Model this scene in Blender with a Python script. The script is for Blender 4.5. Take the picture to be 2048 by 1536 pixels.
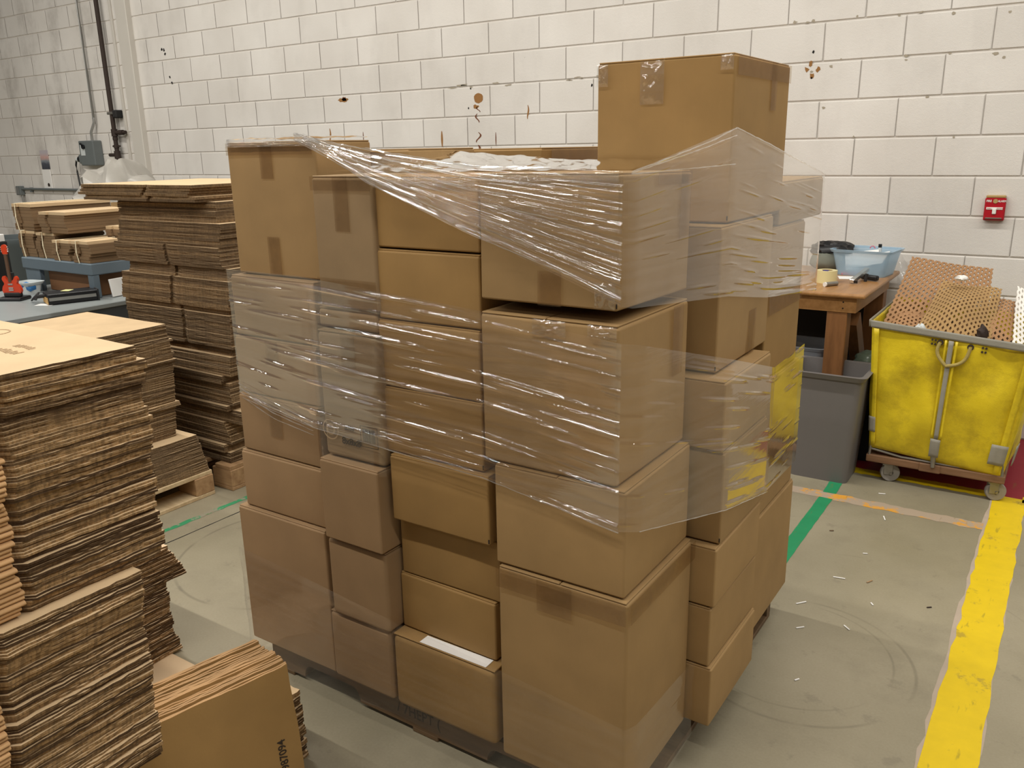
import bpy, bmesh, math, random
import numpy as np
from mathutils import Vector, Matrix, Euler

for _o in list(bpy.data.objects): bpy.data.objects.remove(_o, do_unlink=True)
SC = bpy.context.scene
COL = SC.collection
R0 = random.Random(7)

# ------------------------------------------------------------------ camera
FPX = 1667.157
YAW, PIT, ROL = -0.592759887, 0.275702637, 0.0195583567
cam_d = bpy.data.cameras.new('camera'); cam = bpy.data.objects.new('camera', cam_d); COL.objects.link(cam)
_f = Vector((math.sin(YAW)*math.cos(PIT), math.cos(YAW)*math.cos(PIT), -math.sin(PIT)))
_r = Vector((math.cos(YAW), -math.sin(YAW), 0)); _dn = _f.cross(_r)
_cr = _r*math.cos(ROL)+_dn*math.sin(ROL); _cd = _dn*math.cos(ROL)-_r*math.sin(ROL)
cam.matrix_world = Matrix(((_cr.x, -_cd.x, -_f.x, 7.1738), (_cr.y, -_cd.y, -_f.y, -5.0158), (_cr.z, -_cd.z, -_f.z, 1.556), (0, 0, 0, 1)))
cam_d.sensor_width = 36.0; cam_d.lens = 36.0*FPX/2048.0; cam_d.clip_start = 0.05
SC.camera = cam

# ------------------------------------------------------------------ world, lamps, exposure
w = bpy.data.worlds.new('hall_ambient'); SC.world = w; w.use_nodes = True
w.node_tree.nodes['Background'].inputs[0].default_value = (1.0, 0.96, 0.91, 1)
w.node_tree.nodes['Background'].inputs[1].default_value = 0.13
def strip(name, x, y, z, lx, ly, power, col=(1.0, 0.955, 0.88)):
    l = bpy.data.lights.new(name, 'AREA'); l.shape = 'RECTANGLE'; l.size = lx; l.size_y = ly; l.energy = power; l.color = col
    o = bpy.data.objects.new(name, l); COL.objects.link(o); o.location = (x, y, z); return o
strip('ceiling_strip_lamp', 5.2, -2.4, 4.6, 13.0, 0.09, 375)
strip('ceiling_strip_lamp', 4.0, -5.4, 4.6, 14.0, 0.09, 360)
strip('ceiling_strip_lamp', 1.2, -11.8, 4.6, 9.5, 0.09, 150)  # unseen extra row, added so more film pleats catch highlights
strip('ceiling_strip_lamp', 1.2, -8.6, 4.6, 9.5, 0.09, 160)
vs = SC.view_settings
vs.view_transform = 'Standard'; vs.look = 'None'; vs.gamma = 1.0; vs.use_curve_mapping = False
vs.exposure = -0.24

# ------------------------------------------------------------------ helpers
def srgb(r, g, b):
    def f(c):
        c /= 255.0
        return c/12.92 if c <= 0.04045 else ((c+0.055)/1.055)**2.4
    return (f(r), f(g), f(b), 1.0)

class NT:
    """tiny node helper"""
    def __init__(s, name):
        s.m = bpy.data.materials.new(name); s.m.use_nodes = True
        s.t = s.m.node_tree; s.n = s.t.nodes; s.n.clear()
        s.out = s.n.new('ShaderNodeOutputMaterial')
    def add(s, typ, ins=None, **kw):
        n = s.n.new(typ)
        for k, v in kw.items(): setattr(n, k, v)
        for k, v in (ins or {}).items():
            if isinstance(v, bpy.types.NodeSocket): s.t.links.new(v, n.inputs[k])
            else: n.inputs[k].default_value = v
        return n
    def mapping(s, scale=(1, 1, 1), rot=(0, 0, 0), coord='Object'):
        tc = s.add('ShaderNodeTexCoord')
        return s.add('ShaderNodeMapping', {'Vector': tc.outputs[coord], 'Scale': scale, 'Rotation': rot}).outputs[0]
    def noise(s, vec, scale, detail=4, rough=0.55):
        return s.add('ShaderNodeTexNoise', {'Vector': vec, 'Scale': scale, 'Detail': detail, 'Roughness': rough}).outputs['Fac']
    def ramp(s, fac, stops):
        n = s.add('ShaderNodeValToRGB', {'Fac': fac})
        e = n.color_ramp.elements
        while len(e) < len(stops): e.new(0.5)
        for i, (p, c) in enumerate(stops): e[i].position = p; e[i].color = c if len(c) == 4 else (*c, 1)
        return n.outputs[0]
    def mix(s, fac, a, b, mode='MIX'):
        n = s.add('ShaderNodeMix', data_type='RGBA', blend_type=mode)
        for i, v in ((0, fac), (6, a), (7, b)):
            if isinstance(v, bpy.types.NodeSocket): s.t.links.new(v, n.inputs[i])
            else: n.inputs[i].default_value = v
        return n.outputs[2]
    def math(s, op, a, b=0.0, c=0.0, clamp=False):
        n = s.add('ShaderNodeMath', operation=op, use_clamp=clamp)
        for i, v in enumerate((a, b, c)):
            if isinstance(v, bpy.types.NodeSocket): s.t.links.new(v, n.inputs[i])
            else: n.inputs[i].default_value = v
        return n.outputs[0]
    def bump(s, h, strength, dist=0.002):
        return s.add('ShaderNodeBump', {'Height': h, 'Strength': strength, 'Distance': dist}).outputs[0]
    def done(s, shader):
        s.t.links.new(shader, s.out.inputs['Surface']); return s.m
    def bsdf(s, col, rough=0.6, metal=0.0, normal=None, spec=0.5, **kw):
        ins = {'Base Color': col, 'Roughness': rough, 'Metallic': metal, 'Specular IOR Level': spec}
        if normal is not None: ins['Normal'] = normal
        ins.update(kw)
        return s.done(s.add('ShaderNodeBsdfPrincipled', ins).outputs[0])

def W3(v): return (v, v, v, 1)

def mat_plain(name, col, rough=0.5, metal=0.0, var=0.08, nscale=12, bump=0.0, spec=0.5):
    k = NT(name); v = k.mapping()
    n = k.noise(v, nscale)
    c = k.mix(k.math('MULTIPLY', n, 1.0), tuple(x*(1-var) for x in col[:3])+(1,), tuple(min(1, x*(1+var)) for x in col[:3])+(1,))
    nm = k.bump(k.noise(v, nscale*6), bump, 0.002) if bump else None
    return k.bsdf(c, rough, metal, nm, spec)

def mat_card(name, col, gloss=0.72, var=0.10):
    """kraft board: fine vertical flute lines, fibre mottling, a small random tone per object"""
    k = NT(name); v = k.mapping()
    info = k.add('ShaderNodeObjectInfo').outputs['Random']
    n1 = k.noise(v, 6.0, 3); n2 = k.noise(v, 160.0, 3)
    fl = k.noise(k.mapping(scale=(170, 170, 2.0)), 1.0, 2)
    a = tuple(x*(1-var) for x in col[:3])+(1,); b = tuple(min(1, x*(1+var)) for x in col[:3])+(1,)
    c = k.mix(k.ramp(n1, [(0.3, W3(0)), (0.7, W3(1))]), a, b)
    c = k.mix(0.20, c, k.mix(n2, a, b))
    dark = k.math('MULTIPLY_ADD', info, 0.16, 0.92)
    comb = k.add('ShaderNodeCombineColor', {'Red': dark, 'Green': dark, 'Blue': dark}).outputs[0]
    c = k.mix(1.0, c, comb, 'MULTIPLY')
    return k.bsdf(c, gloss, 0, k.bump(k.math('ADD', fl, k.math('MULTIPLY', n1, 3.0)), 0.12, 0.002), 0.35)

def mat_edge(name, dark, light, along=(3, 3, 90)):
    """raw cut corrugated edge: torn liner fibres running along the sheet and open flutes"""
    k = NT(name); v = k.mapping()
    info = k.add('ShaderNodeObjectInfo').outputs['Random']
    st = k.noise(k.mapping(scale=along), 1.6, 5, 0.65)
    fl = k.noise(k.mapping(scale=(150, 150, 40)), 1.0, 2)
    f = k.math('MULTIPLY_ADD', k.math('SUBTRACT', info, 0.5), 0.5, st)
    c = k.mix(k.ramp(f, [(0.36, W3(0)), (0.66, W3(1))]), dark, light)
    c = k.mix(k.ramp(fl, [(0.42, W3(0)), (0.58, W3(1))]), k.mix(0.45, c, tuple(x*0.45 for x in dark[:3])+(1,)), c)  # shade inside the open flutes is put into the colour
    return k.bsdf(c, 0.9, 0, k.bump(fl, 0.5, 0.003), 0.2)

def mat_film(name, milk=0.05, gloss=1.0, streak=(2.0, 2.0, 70), tint=(1, 1, 1, 1), milkcol=(0.80, 0.78, 0.75, 1), rough=0.045):
    """clear stretch film: mostly see-through, glossy, slightly milky where layers bunch up"""
    k = NT(name)
    st = k.noise(k.mapping(scale=streak), 1.0, 4, 0.6)
    fac = k.math('MULTIPLY', k.ramp(st, [(0.40, W3(0.25)), (0.62, W3(1))]), milk)
    tr = k.add('ShaderNodeBsdfTransparent', {'Color': tint}).outputs[0]
    df = k.add('ShaderNodeBsdfDiffuse', {'Color': milkcol}).outputs[0]
    tl = k.add('ShaderNodeBsdfTranslucent', {'Color': milkcol}).outputs[0]
    d2 = k.add('ShaderNodeMixShader', {0: 0.4, 1: df, 2: tl}).outputs[0]
    m1 = k.add('ShaderNodeMixShader', {0: fac, 1: tr, 2: d2}).outputs[0]
    nb = k.bump(k.noise(k.mapping(scale=streak), 2.5, 3), 0.08, 0.002)
    gl = k.add('ShaderNodeBsdfGlossy', {'Color': (1, 1, 1, 1), 'Roughness': rough, 'Normal': nb}).outputs[0]
    g = k.add('ShaderNodeNewGeometry')
    cosv = k.math('ABSOLUTE', k.add('ShaderNodeVectorMath', {0: g.outputs['Normal'], 1: g.outputs['Incoming']}, operation='DOT_PRODUCT').outputs['Value'])
    fr = k.math('MULTIPLY_ADD', k.math('POWER', k.math('SUBTRACT', 1.0, cosv, clamp=True), 4.0), 0.55, 0.045)
    ff = k.math('MULTIPLY', fr, gloss, clamp=True)
    return k.done(k.add('ShaderNodeMixShader', {0: ff, 1: m1, 2: gl}).outputs[0])

# ---- mesh helpers
def mesh_from(name, verts, faces, mats=(), midx=None, smooth=False):
    me = bpy.data.meshes.new(name); me.from_pydata([tuple(v) for v in verts], [], faces)
    for m in mats: me.materials.append(m)
    if midx is not None: me.polygons.foreach_set('material_index', midx)
    if smooth: me.polygons.foreach_set('use_smooth', [True]*len(me.polygons))
    me.update(); return me

def obj(name, me, parent=None, loc=(0, 0, 0), rot=(0, 0, 0), **props):
    o = bpy.data.objects.new(name, me); COL.objects.link(o)
    o.location = loc; o.rotation_euler = rot
    if parent is not None: o.parent = parent
    for k, v in props.items(): o[k] = v
    return o

def thing(name, label, cat, loc=(0, 0, 0), rotz=0.0, group=None):
    o = obj(name, None, None, loc, (0, 0, rotz), label=label, category=cat)
    o.empty_display_size = 0.05
    if group: o['group'] = group
    return o

def tag(o, label, cat, group=None):
    o['label'] = label; o['category'] = cat
    if group: o['group'] = group
    return o

class MB:
    """collects simple solids and builds ONE mesh"""
    def __init__(s): s.bm = bmesh.new()
    def box(s, c, size, rot=(0, 0, 0), bev=0.0, seg=1):
        M = Matrix.Translation(c) @ Euler(rot).to_matrix().to_4x4() @ Matrix.Diagonal((*size, 1))
        r = bmesh.ops.create_cube(s.bm, size=1.0, matrix=M)
        if bev > 0:
            ed = list({e for v in r['verts'] for e in v.link_edges})
            bmesh.ops.bevel(s.bm, geom=ed, offset=bev, segments=seg, affect='EDGES', profile=0.5)
        return s
    def bb(s, x0, x1, y0, y1, z0, z1, bev=0.0, seg=1):
        return s.box(((x0+x1)/2, (y0+y1)/2, (z0+z1)/2), (abs(x1-x0), abs(y1-y0), abs(z1-z0)), bev=bev, seg=seg)
    def cyl(s, a, b, r, r2=None, n=16, caps=True):
        a, b = Vector(a), Vector(b); d = b-a
        q = Vector((0, 0, 1)).rotation_difference(d.normalized()).to_matrix().to_4x4()
        M = Matrix.Translation((a+b)/2) @ q
        bmesh.ops.create_cone(s.bm, cap_ends=caps, segments=n, radius1=r, radius2=r if r2 is None else r2, depth=d.length, matrix=M)
        return s
    def sph(s, c, r, sc=(1, 1, 1), n=14):
        M = Matrix.Translation(c) @ Matrix.Diagonal((*sc, 1))
        bmesh.ops.create_uvsphere(s.bm, u_segments=n, v_segments=n//2+2, radius=r, matrix=M); return s
    def tube(s, pts, r, n=8, closed=False):
        pts = [Vector(p) for p in pts]; m = len(pts); rings = []
        up = Vector((0, 0, 1))
        for i, p in enumerate(pts):
            a = pts[(i-1) % m] if (closed or i > 0) else p; b = pts[(i+1) % m] if (closed or i < m-1) else p
            t = (b-a).normalized(); u = t.cross(up)
            if u.length < 1e-3: u = t.cross(Vector((1, 0, 0)))
            u.normalize(); v = t.cross(u)
            rr = r[i] if isinstance(r, (list, tuple)) else r
            rings.append([s.bm.verts.new(p+(u*math.cos(k*2*math.pi/n)+v*math.sin(k*2*math.pi/n))*rr) for k in range(n)])
        L = m if closed else m-1
        for i in range(L):
            A, B = rings[i], rings[(i+1) % m]
            for k in range(n): s.bm.faces.new((A[k], A[(k+1) % n], B[(k+1) % n], B[k]))
        if not closed:
            s.bm.faces.new(rings[0][::-1]); s.bm.faces.new(rings[-1])
        return s
    def lathe(s, prof, c=(0, 0, 0), n=24, closed=False):
        c = Vector(c); rings = []
        for r, z in prof: rings.append([s.bm.verts.new(c+Vector((r*math.cos(k*2*math.pi/n), r*math.sin(k*2*math.pi/n), z))) for k in range(n)])
        L = len(rings) if closed else len(rings)-1
        for i in range(L):
            A, B = rings[i], rings[(i+1) % len(rings)]
            for k in range(n): s.bm.faces.new((A[k], A[(k+1) % n], B[(k+1) % n], B[k]))
        return s
    def prism(s, poly, axis, a, b):
        """extrude a 2D polygon (list of 2-tuples) along axis from a to b"""
        def P(u, v, t): return {'x': (t, u, v), 'y': (u, t, v), 'z': (u, v, t)}[axis]
        A = [s.bm.verts.new(P(u, v, a)) for u, v in poly]; B = [s.bm.verts.new(P(u, v, b)) for u, v in poly]
        n = len(poly)
        for k in range(n): s.bm.faces.new((A[k], A[(k+1) % n], B[(k+1) % n], B[k]))
        s.bm.faces.new(A[::-1]); s.bm.faces.new(B); return s
    def mesh(s, name, mat, smooth=False):
        bmesh.ops.recalc_face_normals(s.bm, faces=s.bm.faces)
        me = bpy.data.meshes.new(name); s.bm.to_mesh(me); s.bm.free()
        me.materials.append(mat)
        if smooth:
            me.polygons.foreach_set('use_smooth', [True]*len(me.polygons))
            me.set_sharp_from_angle(angle=math.radians(38))
        return me
    def part(s, name, mat, parent=None, smooth=False, loc=(0, 0, 0), rot=(0, 0, 0), **kw):
        return obj(name, s.mesh(name, mat, smooth), parent, loc, rot, **kw)

def text_mesh(body, size, mat, extrude=0.0003, bold=0.0, sx=1.0):
    cu = bpy.data.curves.new('lettering', 'FONT'); cu.body = body; cu.size = size; cu.extrude = extrude
    cu.align_x = 'CENTER'; cu.align_y = 'CENTER'; cu.offset = bold; cu.resolution_u = 3
    t = bpy.data.objects.new('lettering_tmp', cu); COL.objects.link(t)
    bpy.context.view_layer.update()
    dg = bpy.context.evaluated_depsgraph_get()
    me = bpy.data.meshes.new_from_object(t.evaluated_get(dg))
    bpy.data.objects.remove(t, do_unlink=True); bpy.data.curves.remove(cu)
    me.materials.clear(); me.materials.append(mat)
    if sx != 1.0:
        for v in me.vertices: v.co.x *= sx
    return me

def pos_of(k, scale=(1, 1, 1)):
    g = k.add('ShaderNodeNewGeometry')
    return k.add('ShaderNodeMapping', {'Vector': g.outputs['Position'], 'Scale': scale}).outputs[0]

# ------------------------------------------------------------------ materials
def make_wall_paint(name='painted_block'):
    k = NT(name); p = pos_of(k)
    base_a, base_b = srgb(232, 228, 222), srgb(220, 215, 208)
    info = k.add('ShaderNodeObjectInfo').outputs['Random']
    c = k.mix(k.ramp(k.noise(p, 1.3, 3), [(0.35, W3(0)), (0.65, W3(1))]), base_a, base_b)
    tone = k.math('MULTIPLY_ADD', info, 0.06, 0.95)
    c = k.mix(1.0, c, k.add('ShaderNodeCombineColor', {'Red': tone, 'Green': tone, 'Blue': tone}).outputs[0], 'MULTIPLY')
    # soot and drip stains, heavier on the old section left of the pilaster
    sep = k.add('ShaderNodeSeparateXYZ', {0: pos_of(k)})
    left = k.add('ShaderNodeMapRange', {'Value': sep.outputs[0], 'From Min': 0.2, 'From Max': -1.4, 'To Min': 0.10, 'To Max': 0.36}).outputs[0]
    drip = k.noise(pos_of(k, (2.6, 2.6, 0.7)), 1.2, 5, 0.6)
    smut = k.noise(p, 4.5, 6, 0.7)
    st = k.ramp(k.math('MULTIPLY', drip, k.math('ADD', smut, 0.5)), [(0.50, W3(0)), (0.72, W3(1))])
    c = k.mix(k.math('MULTIPLY', st, left), c, srgb(122, 114, 104))
    # small flakes and scuffs
    fl = k.noise(p, 26.0, 5, 0.75)
    area = k.noise(p, 1.7, 2)
    fk = k.math('MULTIPLY', k.ramp(fl, [(0.665, W3(0)), (0.69, W3(1))]), k.ramp(area, [(0.50, W3(0)), (0.62, W3(1))]))
    c = k.mix(k.math('MULTIPLY', fk, 0.5), c, srgb(150, 142, 132))
    h = k.math('ADD', k.noise(p, 60, 4, 0.7), k.math('MULTIPLY', k.noise(p, 240, 2), 0.6))
    return k.bsdf(c, 0.55, 0, k.bump(h, 0.35, 0.003), 0.35)

def make_floor():
    k = NT('polished_concrete'); p = pos_of(k)
    c = k.mix(k.ramp(k.noise(p, 1.1, 5, 0.6), [(0.33, W3(0)), (0.68, W3(1))]), srgb(134, 126, 103), srgb(158, 149, 126))
    c = k.mix(k.math('MULTIPLY', k.ramp(k.noise(p, 3.4, 6, 0.68), [(0.52, W3(0)), (0.66, W3(1))]), 0.32), c, srgb(122, 114, 96))
    c = k.mix(k.math('MULTIPLY', k.ramp(k.noise(p, 9.0, 5, 0.7), [(0.60, W3(0)), (0.66, W3(1))]), 0.35), c, srgb(110, 103, 88))
    c = k.mix(0.10, c, k.mix(k.noise(p, 140, 2), srgb(90, 84, 72), srgb(210, 204, 188)))
    # tyre scuff arcs: two partial circles on the floor right of the pallet
    sep = k.add('ShaderNodeSeparateXYZ', {0: p})
    for (cx, cy, r, wd, s, th) in ((6.62, -2.62, 0.345, 0.007, 0.30, 0.52), (6.60, -2.60, 0.30, 0.005, 0.30, 0.58), (6.75, -2.45, 0.62, 0.006, 0.2, 0.58), (4.7, -3.0, 0.42, 0.008, 0.35, 0.5)):
        dx = k.math('SUBTRACT', sep.outputs[0], cx); dy = k.math('SUBTRACT', sep.outputs[1], cy)
        d = k.math('SQRT', k.math('ADD', k.math('MULTIPLY', dx, dx), k.math('MULTIPLY', dy, dy)))
        e = k.math('ABSOLUTE', k.math('SUBTRACT', d, r))
        ring = k.add('ShaderNodeMapRange', {'Value': e, 'From Min': wd, 'From Max': wd*0.3, 'To Min': 0.0, 'To Max': s}).outputs[0]
        brk = k.ramp(k.noise(p, 2.6, 3), [(th-0.05, W3(0)), (th+0.06, W3(1))])
        c = k.mix(k.math('MULTIPLY', ring, brk), c, srgb(84, 78, 66))
    rough = k.math('MULTIPLY_ADD', k.noise(p, 5, 4), 0.25, 0.33)
    return k.bsdf(c, rough, 0, k.bump(k.noise(p, 30, 4), 0.06, 0.003), 0.4)

def make_stripe(name, col, wear, thr, worn=(150, 143, 125), scale=7.0, rough=0.5):
    """painted floor line with chips and scratches worn back to concrete"""
    k = NT(name); p = pos_of(k)
    c = k.mix(k.noise(p, 18, 4), tuple(x*0.86 for x in col[:3])+(1,), tuple(min(1, x*1.08) for x in col[:3])+(1,))
    c = k.mix(k.math('MULTIPLY', k.ramp(k.noise(p, scale, 6, 0.72), [(thr, W3(0)), (thr+0.05, W3(1))]), wear), c, srgb(*worn))
    sc = k.noise(pos_of(k, (46, 9, 9)), 1.0, 3, 0.5)
    c = k.mix(k.math('MULTIPLY', k.ramp(sc, [(0.64, W3(0)), (0.70, W3(1))]), 0.45*min(1, wear+0.3)), c, srgb(120, 104, 40))
    return k.bsdf(c, rough, 0, k.bump(k.noise(p, 60, 3), 0.1, 0.002), 0.4)

def make_wood(name, a, b, scale=(3, 26, 26), rough=0.6):
    k = NT(name); v = k.mapping(scale=scale)
    n = k.noise(v, 1.4, 6, 0.62)
    c = k.mix(k.ramp(n, [(0.3, W3(0)), (0.7, W3(1))]), a, b)
    return k.bsdf(c, rough, 0, k.bump(n, 0.25, 0.002), 0.4)

M = {}
M['wall'] = make_wall_paint()
M['floor'] = make_floor()
M['mortar'] = mat_plain('painted_mortar', srgb(206, 200, 192), 0.8, var=0.06)
M['trim'] = mat_plain('painted_column', srgb(205, 200, 191), 0.5, var=0.05, nscale=4)
M['yellow_line'] = make_stripe('yellow_floor_paint', srgb(226, 194, 18), 0.8, 0.57, (176, 150, 50))
M['green_line'] = make_stripe('green_floor_tape', srgb(40, 140, 92), 0.35, 0.64)
M['green_worn'] = make_stripe('worn_green_tape', srgb(60, 146, 100), 1.0, 0.50)
M['orange_line'] = make_stripe('worn_orange_line', srgb(222, 160, 62), 1.0, 0.455, (172, 155, 136), 5.0)
M['seam_paste'] = mat_plain('floor_patch', srgb(176, 160, 142), 0.8, var=0.12, nscale=20)
M['red_zone'] = make_stripe('red_floor_paint', srgb(150, 32, 50), 0.35, 0.66)
M['card'] = mat_card('kraft_board', srgb(155, 125, 83))
M['card_pink'] = mat_card('kraft_board_rosy', srgb(151, 122, 88))
M['card_gold'] = mat_card('kraft_board_golden', srgb(153, 120, 72))
M['card_grey'] = mat_card('kraft_board_greyish', srgb(148, 123, 90))
M['card_pale'] = mat_card('kraft_board_pale', srgb(214, 186, 150))
M['flat_face'] = mat_card('flat_box_face', srgb(205, 178, 140), 0.8)
M['flat_edge'] = mat_edge('flat_box_edge', srgb(84, 64, 45), srgb(166, 134, 94))
M['flat_edge_dull'] = mat_edge('flat_box_edge_dull', srgb(100, 81, 60), srgb(130, 106, 77), (4, 4, 60))
M['fold_edge'] = mat_card('folded_board_edge', srgb(196, 156, 110), 0.8)
M['bundle_board'] = mat_card('bundled_board', srgb(126, 101, 73), 0.85)
M['dark_gap'] = mat_plain('board_gap', srgb(40, 30, 22), 0.9)
def make_tape():
    k = NT('packing_tape')
    tr = k.add('ShaderNodeBsdfTransparent', {'Color': srgb(250, 246, 240)}).outputs[0]
    df = k.add('ShaderNodeBsdfDiffuse', {'Color': srgb(112, 92, 68)}).outputs[0]
    n = k.noise(k.mapping(), 40, 3)
    a = k.add('ShaderNodeMixShader', {0: k.math('MULTIPLY_ADD', n, 0.12, 0.02), 1: tr, 2: df}).outputs[0]
    g = k.add('ShaderNodeBsdfGlossy', {'Roughness': 0.22, 'Normal': k.bump(k.noise(k.mapping(), 60, 3), 0.3, 0.002)}).outputs[0]
    return k.done(k.add('ShaderNodeMixShader', {0: 0.04, 1: a, 2: g}).outputs[0])
M['tape'] = make_tape()
M['film'] = mat_film('stretch_film', 0.10, 3.2)
M['film_thin'] = mat_film('stretch_film_single_layer', 0.05, 0.9)
M['film_milky'] = mat_film('bunched_stretch_film', 0.20, 2.6, (8, 8, 30))
M['film_side'] = mat_film('stretch_film_side', 0.09, 1.7, (2.0, 2.0, 60), (1, 0.99, 0.97, 1), (0.80, 0.72, 0.65, 1))
M['ink'] = mat_plain('black_ink', srgb(52, 40, 28), 0.8)
M['ink_faint'] = mat_plain('faint_grey_ink', srgb(176, 148, 112), 0.85)
M['pallet'] = make_wood('pallet_wood', srgb(150, 116, 82), srgb(186, 152, 112))
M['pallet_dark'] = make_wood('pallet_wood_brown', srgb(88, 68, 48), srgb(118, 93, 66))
M['pallet_pale'] = make_wood('pallet_wood_pale', srgb(186, 160, 122), srgb(218, 196, 158))
M['oak'] = make_wood('varnished_table_wood', srgb(146, 104, 60), srgb(178, 132, 82), (20, 3, 20), 0.35)
M['oak_dark'] = make_wood('varnished_leg_wood', srgb(112, 76, 46), srgb(142, 98, 60), (20, 20, 3), 0.4)
M['cart_wood'] = make_wood('cart_frame_wood', srgb(112, 82, 58), srgb(146, 110, 80))
M['red'] = mat_plain('red_enamel', srgb(176, 14, 34), 0.35, var=0.04)
M['white'] = mat_plain('white_plastic', srgb(236, 234, 228), 0.4, var=0.02)
M['paper'] = mat_plain('white_paper', srgb(238, 236, 232), 0.8, var=0.02)
M['brass'] = mat_plain('old_brass', srgb(196, 166, 110), 0.4, 0.3)
M['grey_box'] = mat_plain('grey_enamel', srgb(106, 112, 112), 0.45, var=0.06)
M['galv'] = mat_plain('galvanised_conduit', srgb(176, 176, 172), 0.35, 0.7)
M['iron'] = mat_plain('rusty_black_iron', srgb(58, 46, 40), 0.7, 0.2, 0.25, 30, 0.3)
M['black'] = mat_plain('black_plastic', srgb(26, 26, 28), 0.4)
M['black_rough'] = mat_plain('black_rubber', srgb(34, 33, 33), 0.8)
M['bin_grey'] = mat_plain('grey_bin_plastic', srgb(112, 108, 106), 0.45, var=0.04, bump=0.1)
M['bin_dark'] = mat_plain('slate_bin_plastic', srgb(84, 92, 94), 0.5, var=0.1, nscale=6)
M['bench'] = mat_plain('grey_bench_paint', srgb(140, 146, 146), 0.4, var=0.06, nscale=5)
M['bench_dark'] = mat_plain('dark_bench_paint', srgb(66, 70, 74), 0.5, var=0.06)
M['bench_blue'] = mat_plain('blue_grey_bench_paint', srgb(98, 112, 122), 0.45, var=0.06, nscale=6)
M['brown_board'] = mat_plain('brown_hardboard', srgb(122, 84, 52), 0.7, var=0.14, nscale=9)
M['string'] = mat_plain('white_string', srgb(234, 222, 190), 0.8)
M['guitar_red'] = mat_plain('orange_red_lacquer', srgb(206, 66, 34), 0.25)
M['guitar_neck'] = mat_plain('fretboard_wood', srgb(92, 66, 48), 0.5)
M['chrome'] = mat_plain('chrome', srgb(210, 210, 206), 0.2, 0.9)
M['tan_panel'] = mat_plain('tan_end_panel', srgb(200, 158, 92), 0.5)
M['note'] = mat_plain('yellow_paper', srgb(236, 230, 160), 0.8)
M['yellow_plastic'] = mat_plain('bright_yellow_plastic', srgb(236, 220, 30), 0.5)
M['steel'] = mat_plain('bare_steel', srgb(150, 146, 138), 0.4, 0.7, 0.15, 20)
M['grey_patch'] = mat_plain('grey_webbing', srgb(150, 146, 134), 0.7, var=0.12, nscale=30, bump=0.3)
M['rope'] = mat_plain('dirty_rope', srgb(168, 150, 86), 0.9, var=0.2, nscale=60, bump=0.4)
M['wheel'] = mat_plain('grey_rubber_wheel', srgb(150, 144, 136), 0.6, var=0.1)
M['blue_tub'] = NT('pale_blue_plastic').bsdf(srgb(176, 206, 226), 0.35, 0, None, 0.5, **{'Alpha': 0.5})
M['clear_tub'] = NT('clear_grey_plastic').bsdf(srgb(140, 144, 150), 0.3, 0, None, 0.5, **{'Alpha': 0.6})
M['white_tub'] = mat_plain('milky_plastic', srgb(206, 212, 212), 0.4)
M['blue'] = mat_plain('blue_plastic', srgb(46, 110, 168), 0.4)
M['tape_roll'] = mat_plain('tape_roll_amber', srgb(226, 214, 160), 0.3, var=0.04)
M['blue_core'] = mat_plain('blue_print', srgb(40, 44, 130), 0.5)
M['pink'] = mat_plain('pink_plastic', srgb(196, 110, 130), 0.5)
M['sage'] = mat_plain('grey_green_cloth', srgb(116, 118, 106), 0.9, var=0.12, nscale=14)
M['green_glass'] = mat_plain('grey_green_plastic', srgb(112, 128, 112), 0.25)
M['mat_tan'] = mat_card('padding_mat_board', srgb(160, 122, 86), 0.85)
M['mat_gold'] = mat_card('padding_mat_board_golden', srgb(162, 130, 86), 0.85)
M['mat_white'] = mat_card('padding_mat_white', srgb(238, 234, 226), 0.85)
M['rust'] = mat_plain('bare_brown_patch', srgb(150, 106, 56), 0.8, var=0.2, nscale=60)
M['rust_dark'] = mat_plain('dark_brown_mark', srgb(112, 66, 40), 0.8, var=0.2, nscale=60)
M['hole'] = mat_plain('dark_hole', srgb(26, 22, 20), 0.9)
M['chip'] = mat_plain('bare_block_chip', srgb(168, 158, 140), 0.9, var=0.2, nscale=50)
M['backing_dark'] = mat_plain('dark_backing', srgb(38, 34, 34), 0.9)
def make_canvas():
    k = NT('yellow_vinyl_canvas'); v = k.mapping()
    c = k.mix(k.noise(v, 5, 5, 0.6), srgb(212, 184, 22), srgb(232, 208, 44))
    c = k.mix(k.math('MULTIPLY', k.ramp(k.noise(v, 7, 6, 0.7), [(0.46, W3(0)), (0.68, W3(1))]), 0.6), c, srgb(158, 132, 28))
    c = k.mix(k.math('MULTIPLY', k.ramp(k.noise(v, 34, 5, 0.8), [(0.69, W3(0)), (0.72, W3(1))]), 0.8), c, srgb(90, 74, 30))
    return k.bsdf(c, 0.42, 0, k.bump(k.math('ADD', k.noise(v, 6, 3), k.math('MULTIPLY', k.noise(v, 220, 2), 0.1)), 0.35, 0.02), 0.45)
M['canvas'] = make_canvas()
def make_print():
    k = NT('calendar_picture'); v = k.mapping(coord='Generated')
    sep = k.add('ShaderNodeSeparateXYZ', {0: v})
    z = k.math('MULTIPLY_ADD', k.math('SUBTRACT', k.noise(v, 5, 3), 0.5), 0.25, sep.outputs[2])
    c = k.ramp(z, [(0.0, srgb(60, 62, 70)), (0.28, srgb(78, 82, 92)), (0.45, srgb(140, 146, 152)), (0.62, srgb(206, 166, 158)), (0.85, srgb(190, 182, 188))])
    return k.bsdf(c, 0.5)
M['picture'] = make_print()

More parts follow.
